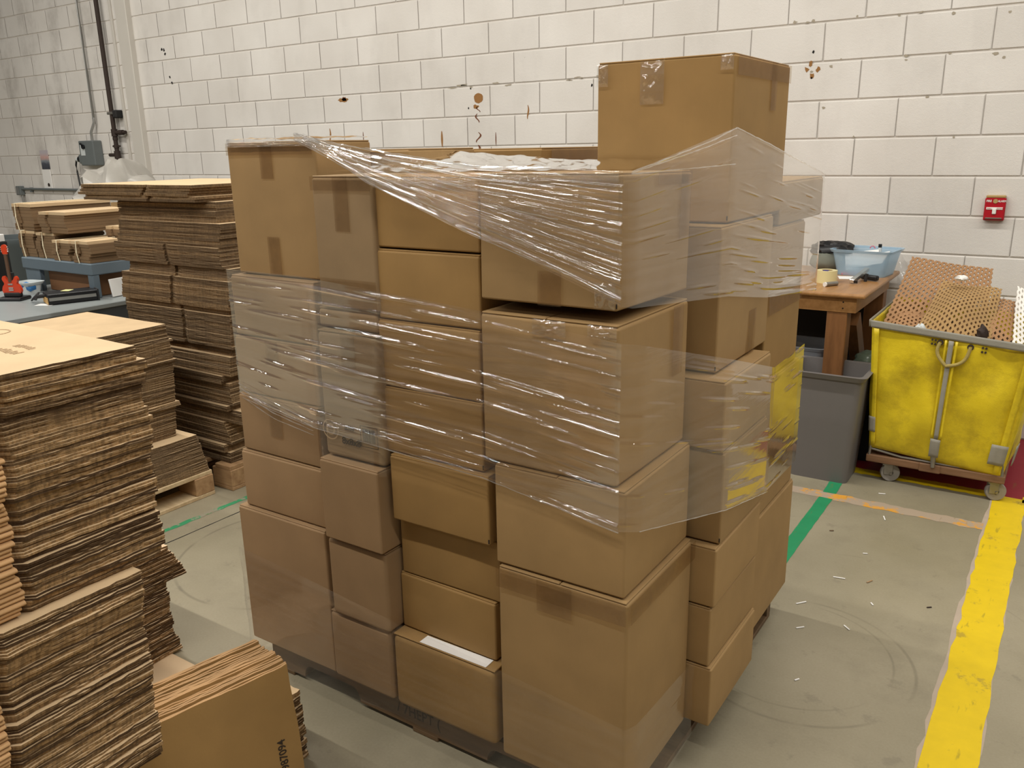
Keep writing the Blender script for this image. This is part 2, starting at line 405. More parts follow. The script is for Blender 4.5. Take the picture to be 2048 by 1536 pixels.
# ------------------------------------------------------------------ the hall: floor, block wall, column
COURSE, BLK = 0.2032, 0.4064
ZREF = 2.3853
fl = obj('floor', MB().bb(-9, 14, -16, 0.2, -0.1, 0.0).mesh('floor', M['floor']), kind='structure')
def floor_poly(name, pts, mat, z=0.0006):
    me = mesh_from(name, [(x, y, z) for x, y in pts], [tuple(range(len(pts)))], [mat]); return obj(name, me, fl)
def ragged(x0, y0, x1, y1, wdt, seed, jit=0.004, n=40):
    rr = random.Random(seed); d = Vector((x1-x0, y1-y0)); L = d.length; d.normalize(); nn = Vector((-d.y, d.x))
    A, B = [], []
    for i in range(n+1):
        p = Vector((x0, y0))+d*L*i/n
        a = p+nn*(wdt/2+rr.uniform(-jit, jit)); b = p-nn*(wdt/2+rr.uniform(-jit, jit)); A.append((a.x, a.y)); B.append((b.x, b.y))
    return A+B[::-1]
floor_poly('red_zone', [(6.35, -0.90), (7.24, -0.90), (7.24, 0.0), (6.35, 0.0)], M['red_zone'], 0.0004)
floor_poly('worn_paint_edge', ragged(7.075, -9.0, 7.085, -0.93, 0.136, 3, 0.006, 120), M['seam_paste'], 0.0005)
floor_poly('yellow_line', ragged(7.078, -9.0, 7.092, -0.90, 0.126, 4, 0.005, 120), M['yellow_line'], 0.0010)
floor_poly('yellow_line', ragged(6.30, -0.905, 7.05, -0.905, 0.075, 5), M['yellow_line'], 0.0010)
floor_poly('yellow_line', ragged(7.14, -0.905, 7.28, -0.905, 0.075, 15), M['yellow_line'], 0.0010)
floor_poly('green_line', ragged(6.392, -2.60, 6.395, -1.325, 0.058, 6, 0.001), M['green_line'], 0.0008)
floor_poly('green_line', ragged(6.395, -1.26, 6.36, -0.42, 0.058, 7, 0.001), M['green_line'], 0.0013)
floor_poly('orange_line', ragged(5.9, -1.290, 7.02, -1.296, 0.076, 8, 0.007), M['orange_line'], 0.0007)
floor_poly('green_line', ragged(4.075, -3.6, 4.115, -2.3, 0.030, 9, 0.003), M['green_worn'], 0.0008)
floor_poly('floor_joint', ragged(4.195, -3.9, 4.215, -2.0, 0.006, 10, 0.001), M['hole'], 0.0005)

wall = obj('wall_back', MB().bb(-9, 14, 0.006, 0.2, 0, 4.6).mesh('wall_back', M['mortar']), kind='structure')
def block_mesh(wd, ht, seed):
    rr = random.Random(seed); b = 0.0045; g = 0.0035
    xs = [-wd/2+g, -wd/2+g+b, wd/2-g-b, wd/2-g]; zs = [g, g+b, ht-g-b, ht-g]
    v = []
    for j, z in enumerate(zs):
        for i, x in enumerate(xs):
            edge = (i in (0, 3)) or (j in (0, 3))
            v.append((x+rr.uniform(-0.0012, 0.0012)*edge, ((0.0065 if j in (0, 3) else 0.0016) if edge else 0.0)+rr.uniform(-0.0006, 0.0006), z+rr.uniform(-0.0010, 0.0010)*edge))
    f = [(j*4+i, j*4+i+1, j*4+i+5, j*4+i+4) for j in range(3) for i in range(3)]
    return v, f
BM = []
for s in range(6):
    v, f = block_mesh(BLK, COURSE, 100+s); BM.append(mesh_from('block', v, f, [M['wall']]))
Rm = np.array([list(_cr), list(_cd), list(_f)]); Cc = np.array([7.1738, -5.0158, 1.556])
def project(p):
    d = Rm @ (np.array(p)-Cc); return (1024+FPX*d[0]/d[2], 768+FPX*d[1]/d[2]) if d[2] > 0.1 else (-9999, -9999)
cand = []
for n in range(-11, 12):
    zb = ZREF-(n+1)*COURSE; h = COURSE
    if zb < 0: h = COURSE+zb; zb = 0.0
    if h < 0.03 or zb > 4.4: continue
    for u in range(-16, 30):
        uc = (u+0.5) if n % 2 == 0 else float(u)
        x = uc*BLK
        px, py = project((x, 0, zb+h/2))
        seen = -80 < px < 2130 and -60 < py < 1000
        # parts of the wall that the photograph shows (not behind the loads)
        if seen and py > 640: seen = px > 1900
        if seen and 480 < px < 1640 and py > 420: seen = False
        cand.append((seen, h, x, zb))
shown = [c for c in cand if c[1] > 0.2 and c[0]]
shown.sort(key=lambda c: -c[2]); big = set((c[2], c[3]) for c in shown[:300])
rest_v, rest_f = [], []
for seen, h, x, zb in cand:
    if (x, zb) in big:
        obj('block', R0.choice(BM), wall, (x, 0, zb))
    else:
        v, f = block_mesh(BLK, h, int(x*100)+int(zb*1000)); o = len(rest_v)
        rest_v += [(a+x, b, c+zb) for a, b, c in v]; rest_f += [tuple(i+o for i in q) for q in f]
obj('block_courses', mesh_from('block_courses', rest_v, rest_f, [M['wall']]), wall, kind='stuff')
# square column cover between the two wall sections, with a narrow filler board
t1 = obj('trim_1', MB().bb(-0.545, -0.375, -0.055, 0.02, 0, 4.6, 0.006).mesh('trim_1', M['trim']), kind='structure')
obj('trim_2', MB().bb(-0.70, -0.665, -0.018, 0.02, 0.9, 4.6, 0.003).mesh('trim_2', M['trim']), kind='structure')
# bare spots where paint came off
def blob(name, cx, cz, rx, rz, mat, seed, n=14, sq=0.3):
    rr = random.Random(seed)
    pts = []
    for i in range(n):
        a = 2*math.pi*i/n; q = 1+rr.uniform(-sq, sq)
        pts.append((cx+rx*q*math.cos(a), -0.0012, cz+rz*q*math.sin(a)))
    me = mesh_from(name, pts, [tuple(range(n))[::-1]], [mat]); return obj(name, me, wall)
def curl(name, cx, cz, L, wd, mat, bend):
    pts = []; n = 8
    A, B = [], []
    for i in range(n+1):
        t = i/n; x = cx+bend*math.sin(t*math.pi*1.6)*0.5; z = cz+L*(0.5-t); q = wd*math.sin(math.pi*(0.12+0.76*t))
        A.append((x+q, -0.0012, z)); B.append((x-q, -0.0012, z))
    me = mesh_from(name, A+B[::-1], [tuple(range(2*n+2))], [mat]); return obj(name, me, wall)
blob('paint_chip', 3.559, 1.898, 0.040, 0.034, M['rust'], 1, 16, 0.06)
blob('paint_chip', 3.535, 1.842, 0.022, 0.014, M['rust'], 2)
curl('paint_chip', 3.555, 1.825, 0.04, 0.006, M['rust_dark'], -0.03)
curl('paint_chip', 3.545, 1.765, 0.06, 0.007, M['rust_dark'], -0.03)
curl('paint_chip', 3.55, 1.635, 0.07, 0.008, M['rust_dark'], 0.04)
curl('paint_chip', 3.545, 1.548, 0.07, 0.010, M['rust_dark'], 0.03)
blob('paint_chip', 3.47, 1.835, 0.006, 0.007, M['hole'], 3)
blob('paint_chip', 3.495, 1.965, 0.006, 0.007, M['hole'], 4)
blob('paint_chip', 4.46, 1.935, 0.006, 0.008, M['hole'], 5)
blob('paint_chip', 2.25, 1.945, 0.050, 0.016, M['rust'], 6)
blob('paint_chip', 2.26, 1.950, 0.026, 0.018, M['rust_dark'], 7)
curl('paint_chip', 2.08, 1.68, 0.11, 0.008, M['rust'], 0.01)
curl('paint_chip', 2.44, 1.665, 0.07, 0.004, M['rust_dark'], 0.0)
curl('paint_chip', 3.22, 1.63, 0.11, 0.009, M['rust'], 0.0)
curl('paint_chip', 3.70, 1.62, 0.09, 0.004, M['rust_dark'], 0.0)
curl('paint_chip', 3.97, 1.79, 0.09, 0.006, M['rust'], 0.01)
for (cx, cz) in ((0.05, 2.474), (0.02, 2.48), (0.06, 2.44), (0.09, 2.24), (0.11, 2.19)): blob('paint_chip', cx, cz, 0.012, 0.012, M['hole'], int(cz*100))
for (cx, cz, s) in ((5.83, 1.975, 1), (5.81, 1.945, 2), (5.87, 1.94, 3), (5.84, 1.91, 4)): blob('paint_chip', cx, cz, 0.011, 0.014, M['rust'], 20+s, 8, 0.4)
blob('paint_chip', 5.84, 1.90, 0.006, 0.006, M['hole'], 31); blob('paint_chip', 5.84, 2.035, 0.007, 0.007, M['hole'], 32)
for i in range(22):
    blob('paint_chip', R0.uniform(5.6, 7.1), R0.choice((2.183, 1.98, 1.776, 1.573))+R0.uniform(-0.05, 0.02), R0.uniform(0.004, 0.014), R0.uniform(0.003, 0.008), M['chip'], 60+i, 7, 0.5)
for i in range(16):
    blob('paint_chip', R0.uniform(3.3, 5.2), 1.98+R0.uniform(-0.012, 0.012), R0.uniform(0.01, 0.05), R0.uniform(0.003, 0.007), M['chip'], 90+i, 9, 0.5)

# ------------------------------------------------------------------ the wrapped pallet load
def rbox_mesh(name, wd, dp, ht, r, bulge, seed, mats):
    rr = random.Random(seed)
    def lines(h): return [-h, -h+r, -h*0.5, 0.0, h*0.5, h-r, h]
    X, Y, Z = lines(wd/2), lines(dp/2), lines(ht/2)
    ax = (X, Y, Z); half = (wd/2, dp/2, ht/2)
    idx = {}; V = []; F = []
    amp = [bulge*rr.uniform(0.4, 1.2) for _ in range(6)]
    amp[4] *= 0.3; amp[5] = 0
    def vert(i, j, k):
        key = (i, j, k)
        if key in idx: return idx[key]
        p = [X[i], Y[j], Z[k]]; q = [max(-half[a]+r, min(half[a]-r, p[a])) for a in range(3)]
        d = Vector([p[a]-q[a] for a in range(3)])
        if d.length > 0: p = [q[a]+(d.normalized()*r)[a] for a in range(3)]
        for a in range(3):
            t = (i, j, k)[a]
            if t in (0, 6):
                o = [b for b in range(3) if b != a]
                u, v = p[o[0]]/half[o[0]], p[o[1]]/half[o[1]]
                face = a*2+(1 if t == 6 else 0); face = {0: 0, 1: 1, 2: 2, 3: 3, 4: 5, 5: 4}[face]
                s = amp[face]*max(0, 1-u*u)*max(0, 1-v*v)
                p[a] += s if t == 6 else -s
        idx[key] = len(V); V.append((p[0], p[1], p[2]+ht/2)); return idx[key]
    for a in range(3):
        for t in (0, 6):
            for u in range(6):
                for v in range(6):
                    def c(uu, vv):
                        k = [0, 0, 0]; k[a] = t; k[(a+1) % 3] = uu; k[(a+2) % 3] = vv; return vert(*k)
                    q = (c(u, v), c(u+1, v), c(u+1, v+1), c(u, v+1))
                    F.append(q if t == 6 else q[::-1])
    return mesh_from(name, V, F, mats, smooth=True)

def wn(o):
    m = o.modifiers.new('even_shading', 'WEIGHTED_NORMAL'); m.weight = 80; return o

BOXES = {}
def carton(key, label, x0, x1, y0, y1, z0, z1, mat='card', yaw=0.0, pitch=0.0, seam='x', tape=(), r=0.005, bulge=0.004, group=None, slit=None):
    if slit is None: slit = key in ('D1', 'E1', 'E2', 'C5', 'C4', 'E4')
    wd, dp, ht = x1-x0, y1-y0, z1-z0
    t = thing('cardboard_box', label, 'box', ((x0+x1)/2, (y0+y1)/2, z0), math.radians(yaw), group)
    t.rotation_euler = (math.radians(pitch), 0, math.radians(yaw))
    seed = sum(ord(c)*17 for c in key)
    ft = 0.0035
    b = obj('body', rbox_mesh('body', wd, dp, ht-ft, r, bulge, seed, [M[mat]]), t); wn(b)
    rr = random.Random(seed)
    for s in (-1, 1):                                   # the two outer top flaps, meeting at the seam
        if seam == 'x': a = MB().bb(-wd/2+0.001, wd/2-0.001, s*0.0012, s*(dp/2-0.004), ht-ft-0.0005, ht, 0.0012)
        else: a = MB().bb(s*0.0012, s*(wd/2-0.004), -dp/2+0.001, dp/2-0.001, ht-ft-0.0005, ht, 0.0012)
        a.part('flap', M[mat], t)
    if slit:                                            # dark slit at the front corner where the flaps are cut
        MB().bb(wd/2-0.0035, wd/2-0.0012, -dp/2-0.0003, -dp/2+0.002, 0.006, 0.016).part('corner_slit', M['dark_gap'], t)
    for i, (f, a0, a1, b0, b1) in enumerate(tape):
        e = 0.0006
        o = bulge*1.1+0.0006
        if f == 'front': m = MB().bb(a0, a1, -dp/2-o-e, -dp/2-o, b0, b1)
        elif f == 'right': m = MB().bb(wd/2+o, wd/2+o+e, a0, a1, b0, b1)
        else: m = MB().bb(a0, a1, b0, b1, ht+0.0004, ht+0.0010)
        m.part('tape', M['tape'], t)
    BOXES[key] = t
    return t

G = 'boxes wrapped on the pallet'
DECK = 0.11
# column by the far-left edge of the front
carton('A6', 'tall rosy-brown box at bottom left corner of the wrapped pallet load', 5.215, 5.572, -3.575, -3.295, DECK, 0.553, 'card_pink', 0.3, group=G)
carton('A5', 'low rosy-brown box second from the bottom of the far-left column', 5.237, 5.567, -3.560, -3.285, 0.555, 0.728, 'card_pink', 0.4, group=G)
carton('A4', 'low brown box third from the bottom of the far-left column, tape tab on its face', 5.243, 5.562, -3.552, -3.28, 0.730, 0.898, 'card_pink', -0.3, tape=[('front', -0.03, 0.02, 0.06, 0.168)], group=G)
carton('A3', 'low box under glossy wrap streaks, fourth from the bottom of the far-left column', 5.238, 5.562, -3.540, -3.27, 0.900, 1.063, 'card_pink', 0.2, tape=[('front', -0.03, 0.02, 0.10, 0.163)], group=G)
carton('A2', 'low box just under the tall top box of the far-left column', 5.238, 5.566, -3.532, -3.26, 1.066, 1.233, 'card_pink', -0.2, group=G)
carton('A1', 'tall box on top of the far-left column with two tape tabs', 5.245, 5.583, -3.503, -3.305, 1.236, 1.584, 'card', 0.0,
       tape=[('front', -0.035, 0.012, 0.255, 0.345), ('front', -0.035, 0.012, 0.0, 0.105), ('front', -0.167, 0.160, 0.315, 0.345), ('top', -0.025, 0.025, -0.095, 0.095)], group=G)
# second column
carton('B6', 'small box at the bottom of the second column from the left', 5.577, 5.800, -3.582, -3.36, DECK, 0.320, 'card_pink', 0.0, r=0.010, group=G)
carton('B5', 'small cube box second from the bottom of the second column', 5.600, 5.808, -3.590, -3.38, 0.323, 0.556, 'card_pink', 0.3, r=0.010, group=G)
carton('B4', 'small cube box third from the bottom of the second column', 5.608, 5.812, -3.602, -3.38, 0.560, 0.787, 'card_pink', -0.3, group=G)
b3 = carton('B3', 'narrow box printed with a round logo, barcode and 8x8x8', 5.612, 5.815, -3.578, -3.36, 0.791, 1.126, 'card_grey', 0.6, r=0.012, tape=[('front', -0.015, 0.032, 0.25, 0.334)], group=G)
carton('B2', 'very thin flat box between two tall boxes of the second column', 5.602, 5.802, -3.556, -3.35, 1.129, 1.179, 'card_grey', 0.0, r=0.008, bulge=0.001, group=G, slit=False)
carton('B1', 'narrow tall grey-brown box on top of the second column with a long tape tab', 5.620, 5.818, -3.562, -3.362, 1.182, 1.501, 'card_grey', -0.5, r=0.008,
       tape=[('front', -0.022, 0.026, 0.19, 0.318), ('front', -0.098, 0.098, 0.285, 0.318), ('front', -0.098, 0.098, 0.0, 0.075)], group=G)
# third column
c8 = carton('C8', 'box with shiny rounded top edge at the bottom of the third column', 5.812, 6.140, -3.585, -3.27, DECK, 0.326, 'card_gold', 0.2, r=0.014, bulge=0.006, group=G)
carton('C7', 'low golden-brown box second from the bottom of the third column', 5.817, 6.124, -3.545, -3.255, 0.329, 0.489, 'card_gold', -0.8, group=G)
carton('C6', 'low golden-brown box third from the bottom of the third column', 5.822, 6.132, -3.540, -3.25, 0.491, 0.655, 'card_gold', 0.5, group=G)
carton('C5', 'low golden-brown box jutting out halfway up the third column', 5.833, 6.130, -3.576, -3.28, 0.658, 0.832, 'card_gold', 0.4, group=G)
carton('C4', 'low golden-brown box just above the jutting box of the third column', 5.806, 6.110, -3.560, -3.265, 0.834, 1.000, 'card_gold', 0.0, group=G)
carton('C3', 'low golden-brown box third from the top of the third column', 5.804, 6.107, -3.556, -3.26, 1.002, 1.167, 'card_gold', -0.3, group=G)
carton('C2', 'low golden-brown box second from the top of the third column', 5.809, 6.110, -3.555, -3.26, 1.170, 1.335, 'card_gold', 0.2, group=G)
carton('C1', 'low golden-brown box on top of the third column, half under diagonal film', 5.814, 6.110, -3.551, -3.255, 1.339, 1.500, 'card_gold', 0.0, group=G)
# front corner column
carton('D4', 'big tall box at the bottom front corner of the pallet load', 6.165, 6.497, -3.592, -3.235, DECK, 0.628, 'card', 0.0, r=0.008, bulge=0.007, seam='y',
       tape=[('front', -0.055, 0.035, 0.44, 0.517), ('front', -0.166, 0.166, 0.468, 0.517), ('right', -0.178, 0.178, 0.47, 0.517)], group=G)
carton('D3', 'wide box second from the bottom of the front corner column', 6.158, 6.484, -3.586, -3.238, 0.632, 0.877, 'card', 0.3, seam='y', group=G)
carton('D2', 'large box third from the bottom of the front corner column, glossy streaks over it', 6.128, 6.462, -3.581, -3.23, 0.879, 1.219, 'card', -0.2, r=0.008, bulge=0.007, seam='y',
       tape=[('right', 0.07, 0.125, 0.18, 0.338)], group=G)
carton('D1', 'tilted box on top of the front corner column under fan of film pleats', 6.131, 6.456, -3.580, -3.23, 1.243, 1.505, 'card', 0.0, pitch=-1.1, seam='y', bulge=0.006,
       tape=[('front', -0.015, 0.04, 0.0, 0.07), ('right', 0.10, 0.155, 0.12, 0.2625), ('right', -0.02, 0.16, 0.235, 0.262)], group=G)
# column behind the front corner, on the right-hand side
carton('E7', 'low box at the bottom of the right-hand side column', 6.215, 6.560, -3.230, -2.885, DECK, 0.281, 'card', 0.0, seam='y', group=G)
carton('E6', 'low box second from the bottom of the right-hand side column', 6.205, 6.552, -3.228, -2.885, 0.284, 0.449, 'card', -0.4, seam='y', group=G)
carton('E5', 'low box third from the bottom of the right-hand side column', 6.205, 6.556, -3.229, -2.885, 0.452, 0.612, 'card', 0.3, seam='y', group=G)
carton('E4', 'box just below the jutting filmed box of the right-hand side column', 6.200, 6.556, -3.205, -2.875, 0.615, 0.853, 'card', 0.0, seam='y', group=G)
carton('E3', 'low box jutting out under film, third from the top of the right-hand side column', 6.19, 6.552, -3.215, -2.865, 0.856, 1.028, 'card', 0.5, seam='y', group=G)
carton('E2', 'tall box with a tape tab right under the highest box of the load', 6.165, 6.508, -3.165, -2.775, 1.032, 1.376, 'card', 0.4, seam='y',
       tape=[('right', 0.02, 0.075, 0.0, 0.115)], group=G)
carton('E1', 'large highest box on top of the load with a forked tape tab', 6.157, 6.500, -3.108, -2.690, 1.379, 1.750, 'card_gold', 0.0, seam='y', bulge=0.003,
       tape=[('right', 0.045, 0.09, 0.255, 0.368), ('right', -0.20, 0.205, 0.325, 0.368)], group=G)
# far right column
carton('F4', 'box at the bottom of the far right corner of the load, above the pallet end', 6.17, 6.512, -2.865, -2.385, DECK, 0.492, 'card', 0.0, seam='y', group=G)
f3 = carton('F3', 'box behind the right-hand column, its filmed side mirroring the yellow cart', 6.17, 6.508, -2.855, -2.400, 0.495, 0.905, 'card', 0.3, seam='y', group=G)
carton('F2', 'plain tall box behind the right-hand column, second from its top', 6.17, 6.500, -2.765, -2.430, 0.908, 1.335, 'card_gold', 0.0, seam='y', tape=[('right', -0.16, 0.16, 0.19, 0.26)], group=G)
carton('F1', 'low box on top at the far right corner of the load, under film', 6.15, 6.500, -2.682, -2.270, 1.338, 1.455, 'card', -1.0, seam='y', group=G)
# boxes that peek out in the middle of the load
carton('H1', 'box peeking out behind the third column, below the highest box', 5.585, 5.921, -2.985, -2.60, 1.205, 1.556, 'card_gold', 0.0, tape=[('right', -0.15, 0.15, 0.31, 0.348)], group=G)
carton('H2', 'box half hidden behind the tall top boxes of the two left columns', 5.385, 5.702, -3.290, -3.00, 1.205, 1.560, 'card', 0.0, group=G)
for k, (za, zb) in enumerate(((DECK, 0.46), (0.463, 0.82), (0.823, 1.202))):
    carton('K%d' % k, ('lowest', 'middle', 'upper')[k]+' big box inside the load, hidden behind the front columns', 5.285, 5.955, -3.235, -2.56, za, zb, 'card', 0.0, group='boxes in the core of the load')

# print, stickers and the shipping label on single boxes
def on_front(t, dp, name, me, x, z, off=0.0055): return obj(name, me, t, (x, -dp/2-off, z), (math.pi/2, 0, 0))
on_front(b3, 0.218, 'printed_size', text_mesh('8x8x8', 0.026, M['ink'], bold=0.0006, sx=1.0), -0.002, 0.052)
on_front(b3, 0.218, 'printed_code', text_mesh('#S00', 0.016, M['ink'], bold=0.0006), -0.006, 0.088)
ring = MB()
for rr_, ww in ((0.026, 0.003), (0.013, 0.005)):
    for i in range(28):
        a = 2*math.pi*i/28; ring.box((-0.072+rr_*math.cos(a), -0.1150, 0.076+rr_*math.sin(a)), (rr_*0.24, 0.0004, ww), (0, -a+math.pi/2, 0))
ring.part('printed_logo', M['ink_faint'], b3)
bc = MB()
for (xa, xb, za, zb) in ((0.032, 0.090, 0.048, 0.0495), (0.032, 0.090, 0.1025, 0.104), (0.032, 0.0335, 0.048, 0.104), (0.0885, 0.090, 0.048, 0.104)): bc.bb(xa, xb, -0.1153, -0.1149, za, zb)
xx = 0.040
while xx < 0.080:
    ww = R0.choice((0.0008, 0.0012, 0.002)); bc.bb(xx, xx+ww, -0.1153, -0.1149, 0.062, 0.098); xx += ww+R0.choice((0.0008, 0.0014))
bc.part('printed_barcode', M['ink'], b3)
MB().box((0.03, -0.135, 0.2172), (0.21, 0.034, 0.0006), (0, 0, 0.0)).part('shipping_label', M['paper'], c8)

# the pallet under the load
def stringer_pallet(name, label, x0, x1, y0, y1, h, mat, n_str=3, along='x', boards=7):
    t = thing(name, label, 'pallet', ((x0+x1)/2, (y0+y1)/2, 0))
    L = (x1-x0) if along == 'x' else (y1-y0); Wd = (y1-y0) if along == 'x' else (x1-x0)
    bt = 0.016; sw = 0.036; nh = (h-2*bt)*0.55
    for i in range(n_str):
        c = -Wd/2+sw/2+(Wd-sw)*i/(n_str-1)
        z0, z1 = bt, h-bt
        def notch(a, b):
            p = [(a, z0)]
            for q in range(7):
                ang = math.pi/2*q/6; p.append((a+0.03-0.03*math.cos(ang), z0+nh*math.sin(ang)))
            for q in range(7):
                ang = math.pi/2*(1-q/6); p.append((b-0.03+0.03*math.cos(ang), z0+nh*math.sin(ang)))
            return p+[(b, z0)]
        poly = [(-L/2, z0)]+notch(-L/2+0.14, -L/2+0.37)+notch(L/2-0.40, L/2-0.17)+[(L/2, z0), (L/2, z1), (-L/2, z1)]
        m = MB()
        if along == 'x': m.prism(poly, 'y', c-sw/2, c+sw/2)
        else: m.prism(poly, 'x', c-sw/2, c+sw/2)
        m.part('stringer', mat, t)
    for i in range(boards):
        c = -L/2+0.045+(L-0.09)*i/(boards-1)
        m = MB()
        if along == 'x': m.bb(c-0.045, c+0.045, -Wd/2, Wd/2, h-bt, h, 0.002)
        else: m.bb(-Wd/2, Wd/2, c-0.045, c+0.045, h-bt, h, 0.002)
        m.part('deck_board', mat, t)
    for i in range(5):
        if i in (1, 3): continue
        c = -L/2+0.045+(L-0.09)*i/4; m = MB()
        if along == 'x': m.bb(c-0.045, c+0.045, -Wd/2, Wd/2, 0, bt, 0.002)
        else: m.bb(-Wd/2, Wd/2, c-0.045, c+0.045, 0, bt, 0.002)
        m.part('bottom_board', mat, t)
    return t
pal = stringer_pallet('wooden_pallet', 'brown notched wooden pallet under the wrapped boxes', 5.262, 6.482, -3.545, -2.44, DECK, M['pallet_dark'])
obj('printed_stamp', text_mesh('/ 7HEPT (', 0.045, M['ink'], bold=0.0004, sx=0.85), pal, (-0.02, -0.5530, 0.060), (math.pi/2, 0, 0))

# stretch film: one continuous thing, its bands are parts
film = thing('stretch_wrap', 'clear glossy stretch film wound around the boxes on the pallet', 'plastic film', (5.86, -3.0, 0))
FO = Vector((5.86, -3.0, 0))
def band(name, pts, mat, ridges, seed, amp=(0.0010, 0.0028), wid=(0.0014, 0.0030), length=(0.05, 0.30), dv=0.0024, du=0.022, wave=0.0, umask=None):
    """film band along a path of (x, y, z_top, z_bottom); pleats are real folds running along the pull"""
    rg = np.random.RandomState(seed)
    P = []; 
    for a, b in zip(pts[:-1], pts[1:]):
        L = math.dist(a[:2], b[:2]); n = max(1, int(round(L/du)))
        for i in range(n): P.append([a[k]+(b[k]-a[k])*i/n for k in range(4)])
    P.append(list(pts[-1])); P = np.array(P); n = len(P)
    T = np.zeros((n, 2)); T[1:-1] = P[2:, :2]-P[:-2, :2]; T[0] = P[1, :2]-P[0, :2]; T[-1] = P[-1, :2]-P[-2, :2]
    T /= np.linalg.norm(T, axis=1)[:, None]; N = np.stack([T[:, 1], -T[:, 0]], 1)
    U = np.concatenate([[0], np.cumsum(np.linalg.norm(np.diff(P[:, :2], axis=0), axis=1))])
    H = P[:, 2]-P[:, 3]; m = max(4, int(H.max()/dv)); v = np.linspace(0, 1, m+1)
    D = np.zeros((n, m+1))
    for _ in range(ridges):
        c = rg.uniform(0.0, 1.0); sl = rg.normal(0, 0.02); u0 = rg.uniform(-0.1, U[-1]); ln = rg.uniform(*length); wd = rg.uniform(*wid); a = rg.uniform(*amp)
        t = np.clip((U-u0)/ln, 0, 1); env = np.sin(np.pi*t)**0.7
        cc = c+sl*(U-u0); hh = np.maximum(H, 0.05)
        D += (a*env)[:, None]*np.exp(-(((v[None, :]-cc[:, None])*hh[:, None])/wd)**2)
    if wave: D += wave*np.sin(v[None, :]*14+U[:, None]*5+seed)*np.sin(U[:, None]*9+seed)*0.5
    Zc = P[:, 2][:, None]+(P[:, 3]-P[:, 2])[:, None]*v[None, :]
    XX = P[:, 0][:, None]+N[:, 0][:, None]*(D+0.0); YY = P[:, 1][:, None]+N[:, 1][:, None]*(D+0.0)
    V = np.stack([XX-FO.x, YY-FO.y, Zc], 2).reshape(-1, 3)
    F = [(i*(m+1)+j, i*(m+1)+j+1, (i+1)*(m+1)+j+1, (i+1)*(m+1)+j) for i in range(n-1) for j in range(m)]
    return obj(name, mesh_from(name, V, F, [mat], smooth=True), film)
yF = -3.604
# middle band: front, round the corner, along the right side and back round
band('middle_band', [(5.234, -3.539, 1.250, 0.885), (5.60, yF, 1.262, 0.872), (6.14, yF, 1.225, 0.845), (6.478, yF, 1.190, 0.795)], M['film'], 90, 3, (0.0020, 0.0052), (0.0020, 0.0040), length=(0.08, 0.36), dv=0.0014)
band('middle_band', [(6.478, yF, 1.190, 0.795), (6.506, -3.575, 1.185, 0.79), (6.566, -3.215, 1.085, 0.715), (6.566, -2.88, 0.99, 0.640), (6.516, -2.395, 0.95, 0.560)], M['film_side'], 60, 5, (0.0012, 0.0034), (0.0020, 0.0036), length=(0.06, 0.26), dv=0.0016)
band('middle_band', [(6.516, -2.395, 0.95, 0.56), (6.49, -2.375, 0.95, 0.56), (5.36, -2.53, 1.15, 0.80), (5.285, -2.57, 1.15, 0.80), (5.236, -3.27, 1.20, 0.85), (5.234, -3.539, 1.250, 0.885)], M['film_thin'], 20, 6, dv=0.006, du=0.05)
# upper band fanning down from the far-left top box to the front corner
band('upper_band', [(5.56, -3.520, 1.600, 1.580), (5.70, -3.566, 1.575, 1.542), (5.84, -3.592, 1.555, 1.485), (6.135, yF, 1.525, 1.385), (6.476, yF, 1.512, 1.262)], M['film'], 100, 9, (0.0018, 0.0050), (0.0018, 0.0036), length=(0.12, 0.65), dv=0.0014)
band('upper_band', [(6.476, yF, 1.512, 1.262), (6.486, -3.575, 1.512, 1.255), (6.516, -3.125, 1.592, 1.212), (6.520, -2.84, 1.545, 1.165), (6.516, -2.31, 1.460, 1.105), (6.50, -2.262, 1.455, 1.10)], M['film_side'], 70, 11, (0.0014, 0.0036), (0.0020, 0.0036), length=(0.08, 0.35), dv=0.0016)
band('upper_band', [(6.50, -2.262, 1.455, 1.10), (5.95, -2.52, 1.50, 1.18), (5.30, -2.54, 1.54, 1.30), (5.246, -3.29, 1.598, 1.55), (5.250, -3.506, 1.592, 1.575), (5.56, -3.520, 1.600, 1.580)], M['film_thin'], 20, 12, dv=0.006, du=0.04)
# thin bottom turns tying the load to the pallet
band('lower_band', [(5.210, -3.30, 0.42, 0.03), (5.210, -3.586, 0.42, 0.055), (5.58, -3.600, 0.40, 0.07), (5.815, yF, 0.38, 0.09), (6.15, -3.606, 0.36, 0.08), (6.503, -3.608, 0.33, 0.05), (6.516, -3.58, 0.33, 0.05), (6.518, -3.24, 0.30, 0.08)], M['film_thin'], 26, 15, (0.0006, 0.0014), length=(0.04, 0.2), dv=0.004, wave=0.003)
band('neck_wrap', [(5.600, -3.36, 1.22, 1.03), (5.604, -3.590, 1.22, 0.775), (5.62, -3.5965, 1.23, 0.775), (5.82, -3.5965, 1.23, 0.775), (5.828, -3.585, 1.22, 0.775), (5.83, -3.57, 1.22, 0.78)], M['film_thin'], 30, 16, (0.0008, 0.002), length=(0.02, 0.1), dv=0.004, wave=0.004)
